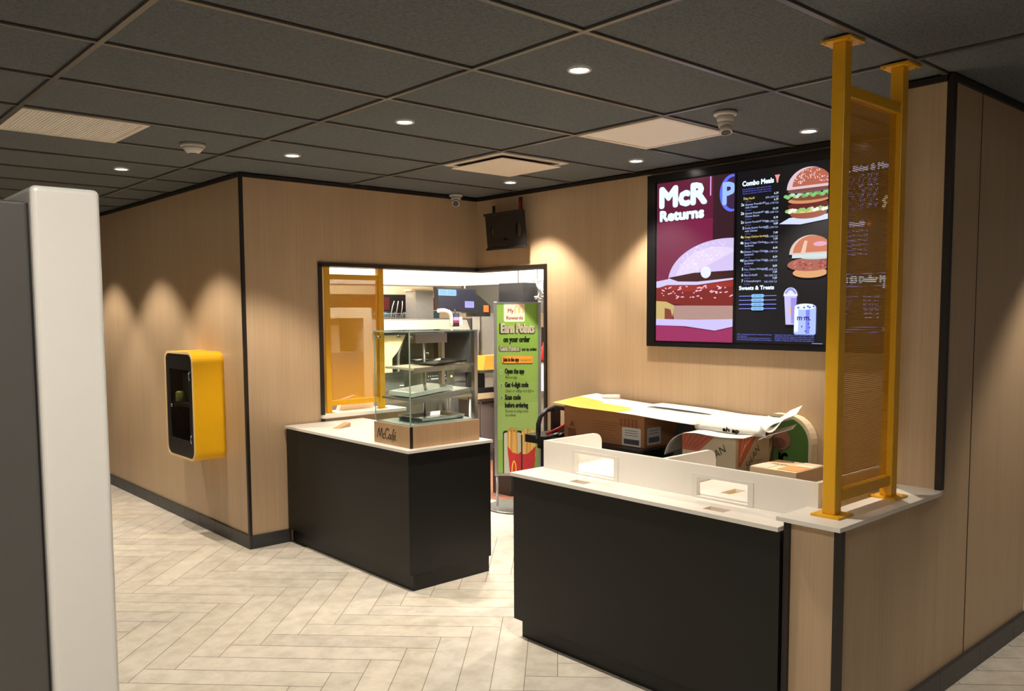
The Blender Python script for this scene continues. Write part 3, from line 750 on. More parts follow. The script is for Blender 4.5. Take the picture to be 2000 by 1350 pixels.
for i, q in enumerate(('©2021. At participating locations for a limited time. Prices may', 'vary. Images shown', 'are for presentation only. Calories vary by selection and size of', 'drink chosen. Nutrition facts available upon your kind request')): A.text(q, .035, .952+i*.0105, .0068, (120, 130, 240), width=[.40, .12, .39, .40][i])
for i, q in enumerate(('Happy Days! Add a drink or a side to any sandwich you like', 'daily calories used for general nutrition advice are 2,000', 'but calorie needs vary. Additional nutrition information is', 'available on request at the counter and in the mobile app')): A.text(q, .47, .952+i*.0105, .0068, (120, 130, 240), width=.42)
A.rect(.87, .991, .98, .9945, (140, 150, 240))
A.build('screen_image', M_SCREEN, mbd, label='dark lit screen listing combo meals with burgers and drinks')
# screen 3 (behind the yellow screen)
A = scr(2)
A.rect(0, 0, 1, 1, (9, 10, 18))
A.text('Fries, Sides & More', .03, .085, .030, (220, 220, 255), width=.56, bold=0.09)
vv = .115
for i in range(7):
    A.text(['Small Fries', 'Medium Fries', 'Large Fries', 'Apple Slices', 'Hash Browns', 'Side Salad', 'Baked Pie'][i], .05, vv, .013, (170, 150, 235)); A.text(['1.89   230 Cal', '2.79   320 Cal', '3.29   490 Cal', '1.00   15 Cal', '1.59   140 Cal', '2.99   15 Cal', '1.39   240 Cal'][i], .44, vv, .013, (200, 190, 255), align='R'); A.line([(.05, vv+.008), (.44, vv+.008)], .004, (110, 100, 180)); vv += .026
for q in ((.52, .235), (.50, .25), (.515, .265), (.50, .28)): A.ell(q[0], q[1], .018, .018, (230, 215, 170), n=8)
A.text('Happy Meal®', .03, .372, .026, (220, 220, 255), width=.30, bold=0.09); A.ell(.37, .362, .02, .02, (220, 90, 40))
vv = .402
for i in range(6):
    A.text(['Hamburger', 'Cheeseburger', '4 pc. McNuggets', '6 pc. McNuggets', 'Choice of side', 'Choice of drink'][i], .05, vv, .012, (170, 150, 235)); A.text('475-590 Cal', .36, vv, .012, (190, 180, 245), align='R'); vv += .024
for k in range(3): A.text(['Ranch', 'BBQ', 'Honey'][k], .05, .575+k*.014, .009, (150, 140, 225))
A.text('$1 $2 $3 Dollar Menu', .03, .665, .032, WH, width=.60, bold=0.10)
A.line([(.03, .62), (.60, .62)], .006, (140, 140, 235)); A.rr(.04, .675, .12, .695, .01, (150, 160, 255)); A.rr(.51, .672, .60, .70, .01, (200, 205, 255)); A.line([(.12, .685), (.5, .685)], .005, (150, 140, 230))
vv = .745
for i in range(6):
    A.text(['Any Size Soft Drink', 'Sausage Biscuit', 'McChicken®', 'McDouble®', 'Small Shake', 'Cookie'][i], .05, vv, .012, (170, 150, 235)); A.text('150-400 Cal', .48, vv, .012, (190, 180, 245), align='R'); vv += .022
for i in range(3): A.line([(.05, .90+i*.013), (.48, .90+i*.013)], .005, (130, 125, 220))
A.text('2%', .52, .92, .02, (170, 170, 240), bold=0.02)
A.build('screen_image', M_SCREEN, mbd, label='lit screen of sides and dollar menu seen through the yellow mesh')
ob('screen_divider', MBbox(4.626, 4.6316, 3.0515, 3.0655, sz0, sz1), M_BLUEB, mbd)
ob('screen_divider', MBbox(4.626, 4.6316, 2.4255, 2.4395, sz0, sz1), M_BLUEB, mbd)

# ================================================================== EMPTY TV MOUNT
tv = thing('tv_mount', 'empty black television wall mount with oval hole and two straps', 'wall mount', (4.64, 5.17, 2.18))
TM = Matrix.Translation((4.575, 5.172, 2.330)) @ Matrix.Rotation(-0.10, 4, 'Y') @ Matrix.Rotation(math.radians(0), 4, 'X')
mb = MB()
mb.prism(rrect(-0.235, 0.235, -0.145, 0.145, 0.018, 4), 'x', -0.012, 0.0,
         [[(-0.155+0.034*math.cos(a), -0.0+0.066*math.sin(a)) for a in [i*math.pi/8 for i in range(16)]], [(0.165+0.010*math.cos(a), 0.055*math.sin(a)) for a in [i*math.pi/6 for i in range(12)]], [(-.03, -.075), (.03, -.075), (.02, -.060), (-.02, -.062)]])
mb.box(-0.026, -0.0121, -0.24, 0.24, 0.130, 0.150, bev=0.004); mb.box(-0.026, -0.0121, -0.24, 0.24, -0.150, -0.130, bev=0.004)
for k in range(6): mb.cyl((-0.027, -0.20+k*0.078, -0.14), (-0.030, -0.20+k*0.078, -0.14), 0.008, n=8)
bmesh.ops.transform(mb.bm, matrix=TM, verts=mb.bm.verts)
ob('mount_plate', mb, M_DARK, tv)
ob('wall_bracket', MBbox(4.595, 4.651, 5.12, 5.26, 2.25, 2.40), M_DARK, tv)
ob('strap', MBbox(4.600, 4.606, 5.340, 5.372, 2.44, 2.545), M_DARK, tv)
ob('strap', MBbox(4.600, 4.606, 5.012, 5.048, 2.44, 2.585), M_DARK, tv, label='dark strap with red label')
mb = MBbox(4.597, 4.6, 5.02, 5.04, 2.48, 2.55); ob('red_label', mb, M_RED, tv)

# ================================================================== YELLOW DEFIBRILLATOR-STYLE CABINET
cb = thing('wall_cabinet', 'yellow rounded wall cabinet with dark glass door on the long oak wall', 'cabinet', (2.54, 6.28, 0.60))
cy0, cy1, cz0, cz1 = 6.008, 6.552, 0.600, 1.392
outer = rrect(cy0, cy1, cz0, cz1, 0.075, 8); inner = rrect(cy0+.016, cy1-.016, cz0+.016, cz1-.016, 0.062, 8)
ob('shell', MB().prism(outer, 'x', 2.3175, 2.545, [inner]), M_YEL2, cb, smooth=False)
in2 = rrect(cy0+.0165, cy1-.0165, cz0+.0165, cz1-.0165, 0.0615, 8); in3 = rrect(cy0+.020, cy1-.020, cz0+.020, cz1-.020, 0.058, 8)
ob('liner', MB().prism(in2, 'x', 2.3245, 2.5195, [in3]), M_DARK, cb)
ob('rim', MB().prism(rrect(cy0+.0, cy1-.0, cz0+.0, cz1-.0, 0.075, 8), 'x', 2.3120, 2.3174, [inner]), M_CREAM, cb, label='cream rim around the door')
wn = rrect(cy0+.085, cy1-.085, cz0+.14, cz1-.13, 0.008, 3)
dr = ob('door', MB().prism(rrect(cy0+.0162, cy1-.0162, cz0+.0162, cz1-.0162, 0.0615, 8), 'x', 2.3155, 2.324, [wn]), M_DARK, cb, label='black door with a tall glass window')
ob('window', MBbox(2.3225, 2.3235, cy0+.0855, cy1-.0855, cz0+.1405, cz1-.1305), M_GLASS, dr)
for zz in (1.22, 0.76): ob('hinge', MB().tube([(2.314, cy0+.055, zz+.03), (2.306, cy0+.050, zz+.02), (2.304, cy0+.048, zz), (2.306, cy0+.050, zz-.02), (2.314, cy0+.055, zz-.03)], 0.004), M_ALU, dr)
ob('back_panel', MB().prism(in2, 'x', 2.52, 2.544), M_DARK, cb)
ob('shelf', MBbox(2.335, 2.52, cy0+.03, cy1-.03, 0.985, 1.01), M_DARK, cb)
ob('inner_box', MBbox(2.40, 2.51, cy0+.12, cy1-.12, 1.011, 1.22), M_DGREY, cb)
o = thing('canister', 'small olive canister on the shelf inside the yellow wall cabinet', 'canister', (2.37, 6.40, 1.011))
ob('canister_body', MB().lathe((2.37, 6.40, 1.011), [(0.030, 0), (0.036, 0.004), (0.036, 0.07), (0.028, 0.078)], 20), mat('olive_plastic', lin((120, 116, 50)), 0.4), o)
ob('lock', MB().cyl((2.306, 6.43, 0.985), (2.3155, 6.43, 0.985), 0.012, n=14), M_STEEL, cb)

# ================================================================== KIOSK IN THE FOREGROUND
kz = 1.935
kk = thing('ordering_kiosk', 'white-edged self ordering kiosk with dark grey face at left front', 'kiosk', (0.45, 2.2, 0))
fr = ob('white_frame', MBbox(0.433, 0.566, 1.950, 2.75, 0.0, kz, bev=0.012, seg=4), M_KWHITE, kk, label='tall white rounded end frame')
ob('side_panel', MBbox(-0.35, 0.428, 1.962, 2.72, 0.02, kz-0.034, bev=0.006, seg=3), M_GREYPAN, kk, label='dark grey metal panel')
ob('seam', MBbox(0.426, 0.4335, 1.972, 2.70, 0.02, kz-0.036), M_DARK, kk)

# ================================================================== BANNER
cB = Vector((4.80, 5.29, 0)); rB = Vector((0.745, -0.667, 0)).normalized(); nB = Vector((-rB.y*-1, rB.x*-1, 0))
nB = Vector((-0.667, -0.745, 0)).normalized()
RZ = math.atan2(rB.y, rB.x)
bn = thing('pedestal_sign', 'tall narrow green rewards sign in a grey metal frame on round base', 'sign', cB, RZ)
# local coords: x right, -y toward the camera
hw, zb, zt = 0.200, 0.275, 1.757
mb = MB(); mb.box(-hw, -hw+.026, -.020, .020, zb, zt, bev=.004); mb.box(hw-.026, hw, -.020, .020, zb, zt, bev=.004); mb.box(-hw+.0265, hw-.0265, -.012, .012, zt-.016, zt-.002); mb.box(-hw+.0265, hw-.0265, -.014, .014, zb, zb+.020)
ob('sign_frame', mb, M_ALU, bn, local=True)
pn = ob('sign_panel', MBbox(-hw+.0268, hw-.0268, -.006, .006, zb+.0205, zt-.0165), mat('green_print', lin((128, 186, 60)), 0.3, var=0.08, scale=2), bn, local=True)
for sx_ in (-1, 1): ob('stand_pole', MB().cyl((sx_*(hw-.02), .01, 0.012), (sx_*(hw-.02), .01, zb), 0.010, n=12), M_ALU, bn, local=True)
ob('base_disc', MB().lathe((0, 0, 0), [(0.265, 0.0), (0.27, 0.004), (0.27, 0.010), (0.262, 0.014), (0.0, 0.016)][:4], 40), mat('glossy_grey_base', lin((150, 150, 145)), 0.25, 0.5), bn, local=True)
ob('base_rim', MB().lathe((0, 0, 0), [(0.274, 0.0), (0.276, 0.002), (0.276, 0.005), (0.274, 0.007)], 40), M_DARK, bn, local=True)
W = 2*(hw-.0268); H = (zt-.0165)-(zb+.0205)
wl = WM[bn]
oA = wl @ Vector((-hw+.0268, -.0065, zt-.0165))
A = Art(oA, tuple(rB), tuple(nB), W, H)
A.rect(0, 0, 1, 1, (150, 194, 88)); A.rect(0, .0, 1, .26, (136, 184, 70)); A.rect(0, .46, 1, .60, (156, 198, 104)); A.poly([(0, .60), (.5, .585), (1, .575), (1, .78), (0, .80)], (166, 206, 116))
A.rr(.17, -.0, .68, .105, .014, (246, 232, 222)); A.rect(.17, 0, .68, .03, (246, 232, 222))
A.text('My', .27, .052, .024, (196, 40, 66), width=.14, bold=0.02)
for q in (.44, .545): A.line(cur([(q, .055), (q+.012, .025), (q+.05, .012), (q+.085, .025), (q+.10, .055)]), .022, (250, 200, 90))
A.text('Rewards', .235, .092, .020, (190, 50, 76), width=.40, bold=0.02)
A.text('Earn Points', .085, .172, .056, (24, 24, 20), width=.82, bold=0.11); A.text('Earn Points', .105, .168, .054, (246, 240, 222), width=.80, bold=0.06)
A.text('on your order', .16, .224, .034, (26, 40, 20), width=.64, bold=0.06)
A.text('Gana Puntos', .055, .277, .032, (24, 34, 20), width=.50, bold=0.10); A.text('Gana Puntos', .065, .275, .030, (240, 238, 225), width=.48, bold=0.05)
A.text('con tu orden', .60, .275, .020, (26, 40, 20), width=.36, bold=0.05)
A.rr(.115, .310, .87, .353, .014, (60, 60, 20)); A.rr(.12, .305, .875, .348, .014, (244, 172, 60))
A.text('Join in the app', .15, .337, .023, (60, 30, 20), width=.38, bold=0.06); A.text('Únete y paga el total', .56, .333, .010, (120, 70, 30), width=.27)
for i, (a_, b_, vq) in enumerate((('Open the app', 'Abre el app', .408), ('Get 4-digit code', 'Obten un código de 4 dígitos', .488), ('Scan code', '', .562))):
    A.rr(.065, vq-.026, .135, vq+.004, .012, (176, 206, 150)); A.text(str(i+1), .10, vq-.002, .017, (30, 50, 20), align='C', bold=0.02)
    A.text(a_, .19, vq, .030, (28, 40, 20), width=[.47, .57, .38][i], bold=0.045)
    if b_: A.text(b_, .20, vq+.030, .018, (50, 70, 36), width=[.28, .70][i])
A.text('before ordering', .19, .608, .030, (28, 40, 20), width=.56, bold=0.045); A.text('Escanea el código antes', .20, .637, .017, (40, 60, 30), width=.56); A.text('de ordenar', .20, .661, .017, (40, 60, 30), width=.26)
A.rr(.13, .745, .61, 1.02, .022, (22, 22, 20)); A.rr(.155, .757, .585, 1.02, .018, (206, 214, 196))
A.rect(.30, .752, .42, .768, (22, 22, 20))
random.seed(3)
def fries(u0, u1, vt, vb):
    for i in range(13):
        u = u0+(u1-u0)*random.random(); ln = random.uniform(0, .035); sk = random.uniform(-.03, .03)
        c_ = random.choice([(236, 190, 96), (222, 168, 76), (244, 206, 124), (214, 158, 72)])
        A.poly([(u+sk, vt+ln), (u+.042+sk, vt+ln-.005), (u+.042, vb), (u, vb)], c_)
fries(.17, .50, .728, .90); fries(.60, .90, .735, .90)
A.poly([(.24, .835), (.36, .875), (.50, .885), (.575, .87), (.575, 1.0), (.30, 1.0)], (206, 34, 44))
A.poly([(.61, .885), (.72, .885), (.80, .87), (.94, .835), (.88, 1.0), (.61, 1.0)], (206, 34, 44))
A.line(cur([(.345, 1.0), (.36, .955), (.40, .925), (.445, .955), (.45, 1.0)]), .030, (250, 190, 50))
A.rect(.575, .77, .61, 1.0, (22, 22, 20))
A.build('sign_print', M_PRINT, pn, label='green print with earn points wording, steps and fries')
# black bin behind the sign
o = ob('waste_bin', MB().prism(rrect(5.02, 5.30, 5.62, 5.90, 0.03, 4), 'z', 0.0035, 0.42), M_DARK); tagp(o, 'black waste bin standing on the floor behind the green sign', 'bin')

# ================================================================== CARTS, BOXES AND PAPER BEHIND THE COUNTER
def cart(label, x0, x1, y0, y1, zt, nm='utility_cart'):
    T = thing(nm, label, 'cart', ((x0+x1)/2, (y0+y1)/2, 0))
    for z in (0.18, zt-0.09):
        ob('tray_shelf', MB().prism(rrect(x0, x1, y0, y1, 0.04, 4), 'z', z, z+0.09, []), M_DARK, T)
    for (x, y) in ((x0+.05, y0+.05), (x1-.05, y0+.05), (x0+.05, y1-.05), (x1-.05, y1-.05)):
        L = ob('leg', MBbox(x-.02, x+.02, y-.02, y+.02, 0.10, zt-0.0905), M_DARK, T)
        ob('caster', MB().cyl((x-.012, y, .05), (x+.012, y, .05), .05, n=16), M_DGREY, L)
    return T
K1 = cart('black utility cart with arched handle behind the white counter panel', 4.10, 4.60, 3.36, 4.34, 0.795)
ob('cart_rim', MB().prism(rrect(4.06, 4.46, 4.20, 4.42, 0.03, 3), 'z', 0.745, 0.800), M_DARK, K1)
hp = [(4.075, 4.28, 0.78), (4.078, 4.28, 0.88), (4.10, 4.28, 0.935), (4.155, 4.28, 0.972), (4.245, 4.28, 0.988), (4.34, 4.28, 0.972), (4.40, 4.28, 0.935), (4.425, 4.28, 0.88), (4.43, 4.28, 0.78)]
ob('handle', MB().tube(cur(hp, 5) if False else hp, 0.017, 10), M_DARK, K1, label='black arched tube handle')
ob('handle_brace', MBbox(4.215, 4.285, 4.262, 4.30, 0.80, 0.985, bev=0.006), M_DARK, K1)
cloth = MB()
cloth.tube([(4.10, 4.22, 0.815), (4.20, 4.19, 0.85), (4.30, 4.18, 0.885), (4.40, 4.19, 0.90), (4.52, 4.2, 0.905)], [0.010, 0.012, 0.016, 0.022, 0.02], 8)
o = ob('strap', cloth, M_RED); tagp(o, 'red strap draped across the black cart beside the cardboard box', 'strap')
cl2 = MB()
rows_ = []
for i in range(9):
    rows_.append([(4.15+0.40*i/8, 4.14+0.10*j/5, 0.803+0.06*math.sin(math.pi*i/8)*math.sin(math.pi*(j+.6)/6)+0.006*math.sin(i*2+j)) for j in range(6)])
cl2.sheet(rows_); o = ob('folded_cloth', cl2, M_DARK, solid=0.004, smooth=True); tagp(o, 'crumpled black cloth bag lying on the cart by its handle', 'cloth bag')
o = ob('clipboard', MBbox(4.36, 4.58, 4.145, 4.20, 0.862, 0.870), M_PAPER); tagp(o, 'white paper pad on the cart under the red strap', 'paper pad')

def carton(name, label, x0, x1, y0, y1, z0, z1, m, arts=None, flap=True):
    T = thing(name, label, 'box', ((x0+x1)/2, (y0+y1)/2, z0))
    b1 = ob('box_body', MBbox(x0, x1, y0, y1, z0, z1, bev=0.003), m, T)
    if flap:
        mb = MB(); mb.box(x0+.002, x1-.002, (y0+y1)/2-.001, (y0+y1)/2+.001, z1, z1+.0015); mb.box(x0-.0006, x1+.0006, (y0+y1)/2-.025, (y0+y1)/2+.025, z1+.0001, z1+.001)
        ob('tape', mb, M_CARD2, T)
    if arts: arts(b1)
    return T
# big brown carton
bx0, bx1, by0, by1, bz0, bz1 = 4.185, 4.585, 3.415, 4.13, 0.7955, 1.018
def art1(p):
    A = Art((bx0-.001, by1, bz1), (0, -1, 0), (-1, 0, 0), by1-by0, bz1-bz0)
    br = (128, 66, 40)
    A.poly([(.11, .42), (.15, .66), (.13, .62), (.11, .60), (.09, .62), (.07, .66)], br)
    for k in range(5): A.rect(.055+.022*k, .70, .069+.022*k, .95, br, up=(k == 0))
    A.rect(.05, .69, .165, .71, br)
    for i in range(9): A.rect(.38, .36+i*.075, .38+[.34, .30, .27, .30, .22, .26, .30, .31, .33][i], .375+i*.075, (138, 78, 50), up=(i == 0))
    for i in range(5): A.rect(.72+.045*i, .2, .745+.045*i, .42, (150, 84, 52), up=(i == 0))
    A.build('box_print', M_PRINT, p)
    A = Art((bx0-.0022, by1, bz1), (0, -1, 0), (-1, 0, 0), by1-by0, bz1-bz0)
    A.rr(.745, .44, .965, .98, .008, (222, 222, 226)); A.rect(.765, .78, .945, .93, (70, 72, 84))
    for i in range(3): A.rect(.775, .52+i*.07, .93, .54+i*.07, (120, 124, 134), up=(i == 0))
    A.build('shipping_label', M_PRINT, p, label='white shipping label with barcode')
    A = Art((bx0, by0-.001, bz1), (1, 0, 0), (0, -1, 0), bx1-bx0, bz1-bz0)
    A.rr(.07, .42, .42, .92, .008, (210, 212, 216)); A.rect(.11, .70, .38, .86, (90, 92, 100))
    for i in range(2): A.rect(.12, .50+i*.08, .36, .52+i*.08, (120, 124, 134), up=(i == 0))
    A.build('box_print', M_PRINT, p)
carton('cardboard_box', 'long brown cardboard box with white shipping labels on the black cart', bx0, bx1, by0, by1, bz0, bz1, M_CARD, art1)
# low table carrying the remaining boxes
T2 = thing('utility_table', 'low black work table under the printed cartons behind the counter', 'table', (4.25, 2.65, 0))
ob('table_top', MBbox(3.88, 4.63, 2.08, 3.33, 0.66, 0.70), M_DARK, T2)
for (x, y) in ((3.92, 2.12), (4.58, 2.12), (3.92, 3.28), (4.58, 3.28)): ob('leg', MBbox(x-.02, x+.02, y-.02, y+.02, 0, 0.6595), M_DARK, T2)
def art2(p):
    def face(A, mir):
        A.poly([(.02, .0), (.62, .0), (.12, .62), (.02, .62)], (196, 92, 60))
        for i in range(5): A.poly([(.10+i*.10, .0), (.125+i*.10, .0), (.0+i*.10+.02, .25), (.0+i*.10, .22)], (226, 180, 150), up=(i == 0))
    A = Art((3.999, 2.98, 0.962), (0, -1, 0), (-1, 0, 0), 0.36, 0.262)
    A.poly([(.0, .0), (.62, .0), (.32, .36), (.0, .36)], (176, 84, 58))
    for i in range(5): A.line([(.08+i*.11, .0), (.0+i*.06, .3)], .012, (120, 50, 36))
    # slanting lettering
    vs, fs, xa, xb = text_geo('SeLAN')
    A.d += A.step
    sx = .46*A.W/(xb-xa); sy = .050/0.70; a_ = math.radians(36)
    A.faces([((.46*A.W+((x-xa)*sx)*math.cos(a_)-(y*sy)*math.sin(a_)*.6)/A.W, (.66*A.H-((x-xa)*sx)*math.sin(a_)-(y*sy)*math.cos(a_))/A.H) for x, y in vs], fs, lin((26, 22, 20)))
    A.rect(.70, .66, .90, .70, (40, 34, 30)); A.text('REF 0175', .74, .78, .05, (80, 70, 60), width=.14)
    A.build('box_print', M_PRINT, p)
    A = Art((4.0, 2.619, 0.962), (1, 0, 0), (0, -1, 0), 0.34, 0.262)
    A.poly([(.08, .0), (.62, .0), (.14, .62), (.08, .60)], (204, 96, 62))
    for i in range(4): A.line([(.22+i*.10, .0), (.12+i*.04, .5-i*.1)], .014, (236, 206, 180))
    A.d += A.step; sx = .46*A.W/(xb-xa); sy = .048/0.70; a_ = math.radians(38)
    A.faces([((.34*A.W+((x-xa)*sx)*math.cos(a_)-(y*sy)*math.sin(a_)*.6)/A.W, (.70*A.H-((x-xa)*sx)*math.sin(a_)-(y*sy)*math.cos(a_))/A.H) for x, y in vs], fs, lin((26, 22, 20)))
    A.text('organics', .60, .56, .035, (60, 50, 44), width=.24)
    A.build('box_print', M_PRINT, p)
carton('cardboard_box', 'pale carton printed with orange stripes and slanting black lettering', 4.0, 4.345, 2.62, 2.98, 0.7005, 0.962, mat('greyish_carton', lin((196, 182, 154)), 0.75), art2)
def art3(p):
    A = Art((4.205, 2.472, 0.8465), (-0.0, -1, 0), (0, 0, 1), 0.262, 0.285, V=(-1, 0, 0))
    A.rect(.0, .55, .36, 1.0, (222, 206, 186)); A.rect(.60, .0, 1.0, .44, (240, 226, 200)); A.rect(.55, .46, 1.0, .94, (226, 156, 96))
    A.text('seLAN', .16, .53, .08, (70, 50, 40), width=.34, bold=0.03)
    A.build('box_print', M_PRINT, p)
carton('cardboard_box', 'low flat pale carton beside the tall yellow screen post', 3.915, 4.20, 2.205, 2.475, 0.7005, 0.845, M_CARD2, art3, flap=False)
# grey board leaning on the wall
mb = MB(); mb.box(-.006, .006, 3.14, 3.40, 0, 0.34, M=Matrix.Translation((4.40, 0, 0.7005)) @ Matrix.Rotation(0.45, 4, 'Y'))
o = ob('display_board', mb, M_SLATE); tagp(o, 'slate grey board leaning between the brown box and striped carton', 'board')
# thick rounded green sign board standing against the wall
def strip(fn, nu, nv):
    mb = MB(); mb.sheet([[fn(i/nu, j/nv) for j in range(nv+1)] for i in range(nu+1)]); return mb
gr = thing('sign_board', 'thick green sign board with rounded pale rim against the oak wall', 'sign board', (4.61, 2.75, 0.70))
gp = [(2.74, 0.7005), (2.482, 0.7005)]+[(2.482+0.155-0.155*math.cos(a*math.pi/16), 0.885+0.155*math.sin(a*math.pi/16)*1.05) for a in range(0, 9)]+[(2.74, 1.048)]
ob('board_rim', MB().prism(gp, 'x', 4.575, 4.648), M_CARD2 if False else mat('pale_cream_rim', lin((222, 206, 176)), 0.5), gr)
gf = [(2.74, 0.7005), (2.502, 0.7005)]+[(2.502+0.145-0.145*math.cos(a*math.pi/16), 0.885+0.140*math.sin(a*math.pi/16)*1.05) for a in range(0, 9)]+[(2.74, 1.032)]
ob('green_face', MB().prism(gf, 'x', 4.570, 4.5745), M_GREEN, gr, label='green printed face')
A = Art((4.5695, 2.735, 1.03), (0, -1, 0), (-1, 0, 0), 0.235, 0.325)
A.ell(.24, .42, .27, .26, (140, 92, 70)); A.ell(.18, .48, .20, .14, (104, 60, 44)); A.rect(.0, 0, .03, 1, (70, 26, 24)); A.text('IC', .20, .86, .20, (14, 16, 12), width=.22, bold=0.08)
A.build('board_print', M_PRINT, gr)
# printed poster sheets on top
def paper(name, label, fn, nu=12, nv=10, m=M_PAPER, th=0.0012):
    o = ob(name, strip(fn, nu, nv), m, solid=th, smooth=True); return tagp(o, label, 'poster', 'loose printed posters')
def p1(s, t_):
    # s: away from box left end (y from 4.20 to 2.90), t_: x from 4.05 to 4.62
    y = 4.16-1.22*s+0.06*t_; x = 4.10+0.52*t_-0.05*s
    z = 1.0215+0.005*math.sin(5*s+3*t_)+0.028*t_*(1-s)*math.sin(3*s+1)+ (0.018*max(0, .2-s)/.2) + 0.003
    if s > .62: z += -0.02*(s-.62)/.38*0.6
    return (x, y, z)
pa = strip(p1, 24, 10)
o = ob('poster_sheet', pa, [M_PAPER, mat('yellow_print', lin((238, 190, 80)), 0.5)], solid=0.0012, smooth=True)
for f in o.data.polygons:
    ym = sum(o.data.vertices[i].co.y for i in f.vertices)/4; xm = sum(o.data.vertices[i].co.x for i in f.vertices)/4
    if ym > 3.55 and xm < 4.42-0.35*(4.16-ym)*.6: f.material_index = 1
tagp(o, 'large poster with a yellow corner spread over the brown cardboard box', 'poster')
def p2(s, t_):
    y = 3.62-0.86*s; x = 4.44+0.19*t_; z = 1.040+0.005*math.sin(4*s)
    return (x, y, z-0.03*s)
o = ob('poster_sheet', strip(p2, 20, 4), M_PAPER, solid=0.0015, smooth=True); tagp(o, 'white poster sheet lying against the wall behind the yellow-cornered poster', 'poster')
o = ob('poster_tube', MB().cyl((4.50, 4.06, 1.055), (4.60, 3.98, 1.055), 0.022, n=16), M_PAPER); tagp(o, 'rolled end of white paper on the left of the cardboard box', 'paper roll')
# S-curled white poster with lettering
cs = [(4.30, 1.075), (4.20, 1.052), (4.10, 1.030), (4.055, 1.005), (4.045, 0.985), (4.058, 0.965), (4.09, 0.958)]
def p3(s, t_):
    i = min(int(t_*(len(prof)-1)), len(prof)-2); f = t_*(len(prof)-1)-i
    x = prof[i][0]*(1-f)+prof[i+1][0]*f; z = prof[i][1]*(1-f)+prof[i+1][1]*f
    y = 2.99-0.47*s
    flare = max(0, t_-0.0)
    return (x, y-0.015*math.sin(3*t_), z+0.0*s)
prof = cur([(4.44, 1.045), (4.30, 1.044), (4.19, 1.036), (4.135, 1.018), (4.112, 0.994), (4.125, 0.972), (4.16, 0.9665), (4.195, 0.975), (4.205, 0.995), (4.185, 1.012)], 5)
n_p = len(prof)-1
o = ob('poster_sheet', strip(p3, 10, n_p), M_PAPER, solid=0.0014, smooth=True); tagp(o, 'rolled white poster with black lettering on top of the striped carton', 'poster')
A = Art((4.1075, 2.78, 1.017), (0, -1, 0), (-1, 0, 0), 0.13, 0.045)
A.text('ah', .02, .75, .5, (30, 28, 28), width=.34, bold=0.08); A.text('ap', .50, .80, .5, (30, 28, 28), width=.34, bold=0.08)
A.build('poster_lettering', M_PRINT, o)
def p4(s, t_):     # the tail of the roll rising to the right
    y = 2.535-0.21*t_; x = 4.10+0.34*s
    z = 1.040-0.05*math.sin(math.pi*min(1, t_*1.6))*(1-s*.5)+0.068*t_**1.5+0.012*s
    return (x+0.08*t_, y+0.45*(0.34*s+0.08*t_), z)
o = ob('poster_sheet', strip(p4, 8, 12), M_PAPER, solid=0.0014, smooth=True); tagp(o, 'white poster corner curling upward beside the tall yellow screen', 'poster')
def p4b(s, t_):
    y = 2.535-0.20*t_; x = 4.085+0.20*s; z = 0.958+0.075*t_+0.004*math.sin(5*t_)
    return (x+0.09*t_, y+0.45*(0.20*s+0.09*t_), z)
o = ob('poster_sheet', strip(p4b, 5, 8), M_PAPER, solid=0.0014, smooth=True); tagp(o, 'white poster edge sloping up below the upward curling corner', 'poster')
def p5(s, t_):     # drooping sheet over the striped carton
    c_ = cpts; i = min(int(t_*(len(c_)-1)), len(c_)-2); f = t_*(len(c_)-1)-i
    y = c_[i][0]*(1-f)+c_[i+1][0]*f; z = c_[i][1]*(1-f)+c_[i+1][1]*f
    return (3.985+0.22*s, y+0.03*s, z+0.004*s)
cpts = cur([(3.10, 0.82), (3.075, 0.88), (3.03, 0.93), (2.96, 0.962), (2.88, 0.972), (2.78, 0.9675), (2.68, 0.9665), (2.56, 0.975)], 4)
o = ob('poster_sheet', strip(p5, 4, len(cpts)-1), M_PAPER, solid=0.002, smooth=True); tagp(o, 'white poster drooping over the left side of the striped carton', 'poster')

# ================================================================== CEILING FITTINGS
def downlight(loc, label):
    T = thing('downlight', label, 'ceiling light', loc, 0, 'round recessed downlights')
    z = CEIL+0.006
    rim = MB()
    n = 32
    prof_ = [(0.050, 0), (0.048, -0.006), (0.042, -0.007), (0.036, -0.002), (0.033, 0.0)]
    rim = MB(); prevr = None
    rings = [[rim.bm.verts.new((r*math.cos(2*math.pi*i/n), r*math.sin(2*math.pi*i/n), h)) for i in range(n)] for r, h in prof_]
    for k in range(len(rings)-1):
        for i in range(n): rim.bm.faces.new((rings[k][i], rings[k][(i+1) % n], rings[k+1][(i+1) % n], rings[k+1][i])).smooth = True
    ob('trim_ring', rim, M_WPLAS, T, local=True)
    dsc = MB(); dsc.lathe((0, 0, -0.003), [(0.0350, 0), (0.0350, 0.002)], 28)
    ob('lens', dsc, M_LEDW, T, local=True, label='lit white lens')
    l = bpy.data.lights.new('lamp', 'SPOT'); l.energy = SPOT_W; l.color = SPOT_COL; l.spot_size = math.radians(92); l.spot_blend = 0.42; l.shadow_soft_size = 0.028
    lo = bpy.data.objects.new('lamp', l); COL.objects.link(lo); lo.parent = T; lo.location = (0, 0, -0.022)
    return T
zc = CEIL+0.004
d0 = downlight((2.525, 2.405, zc), 'lit downlight nearest the camera, largest of the ceiling spots')
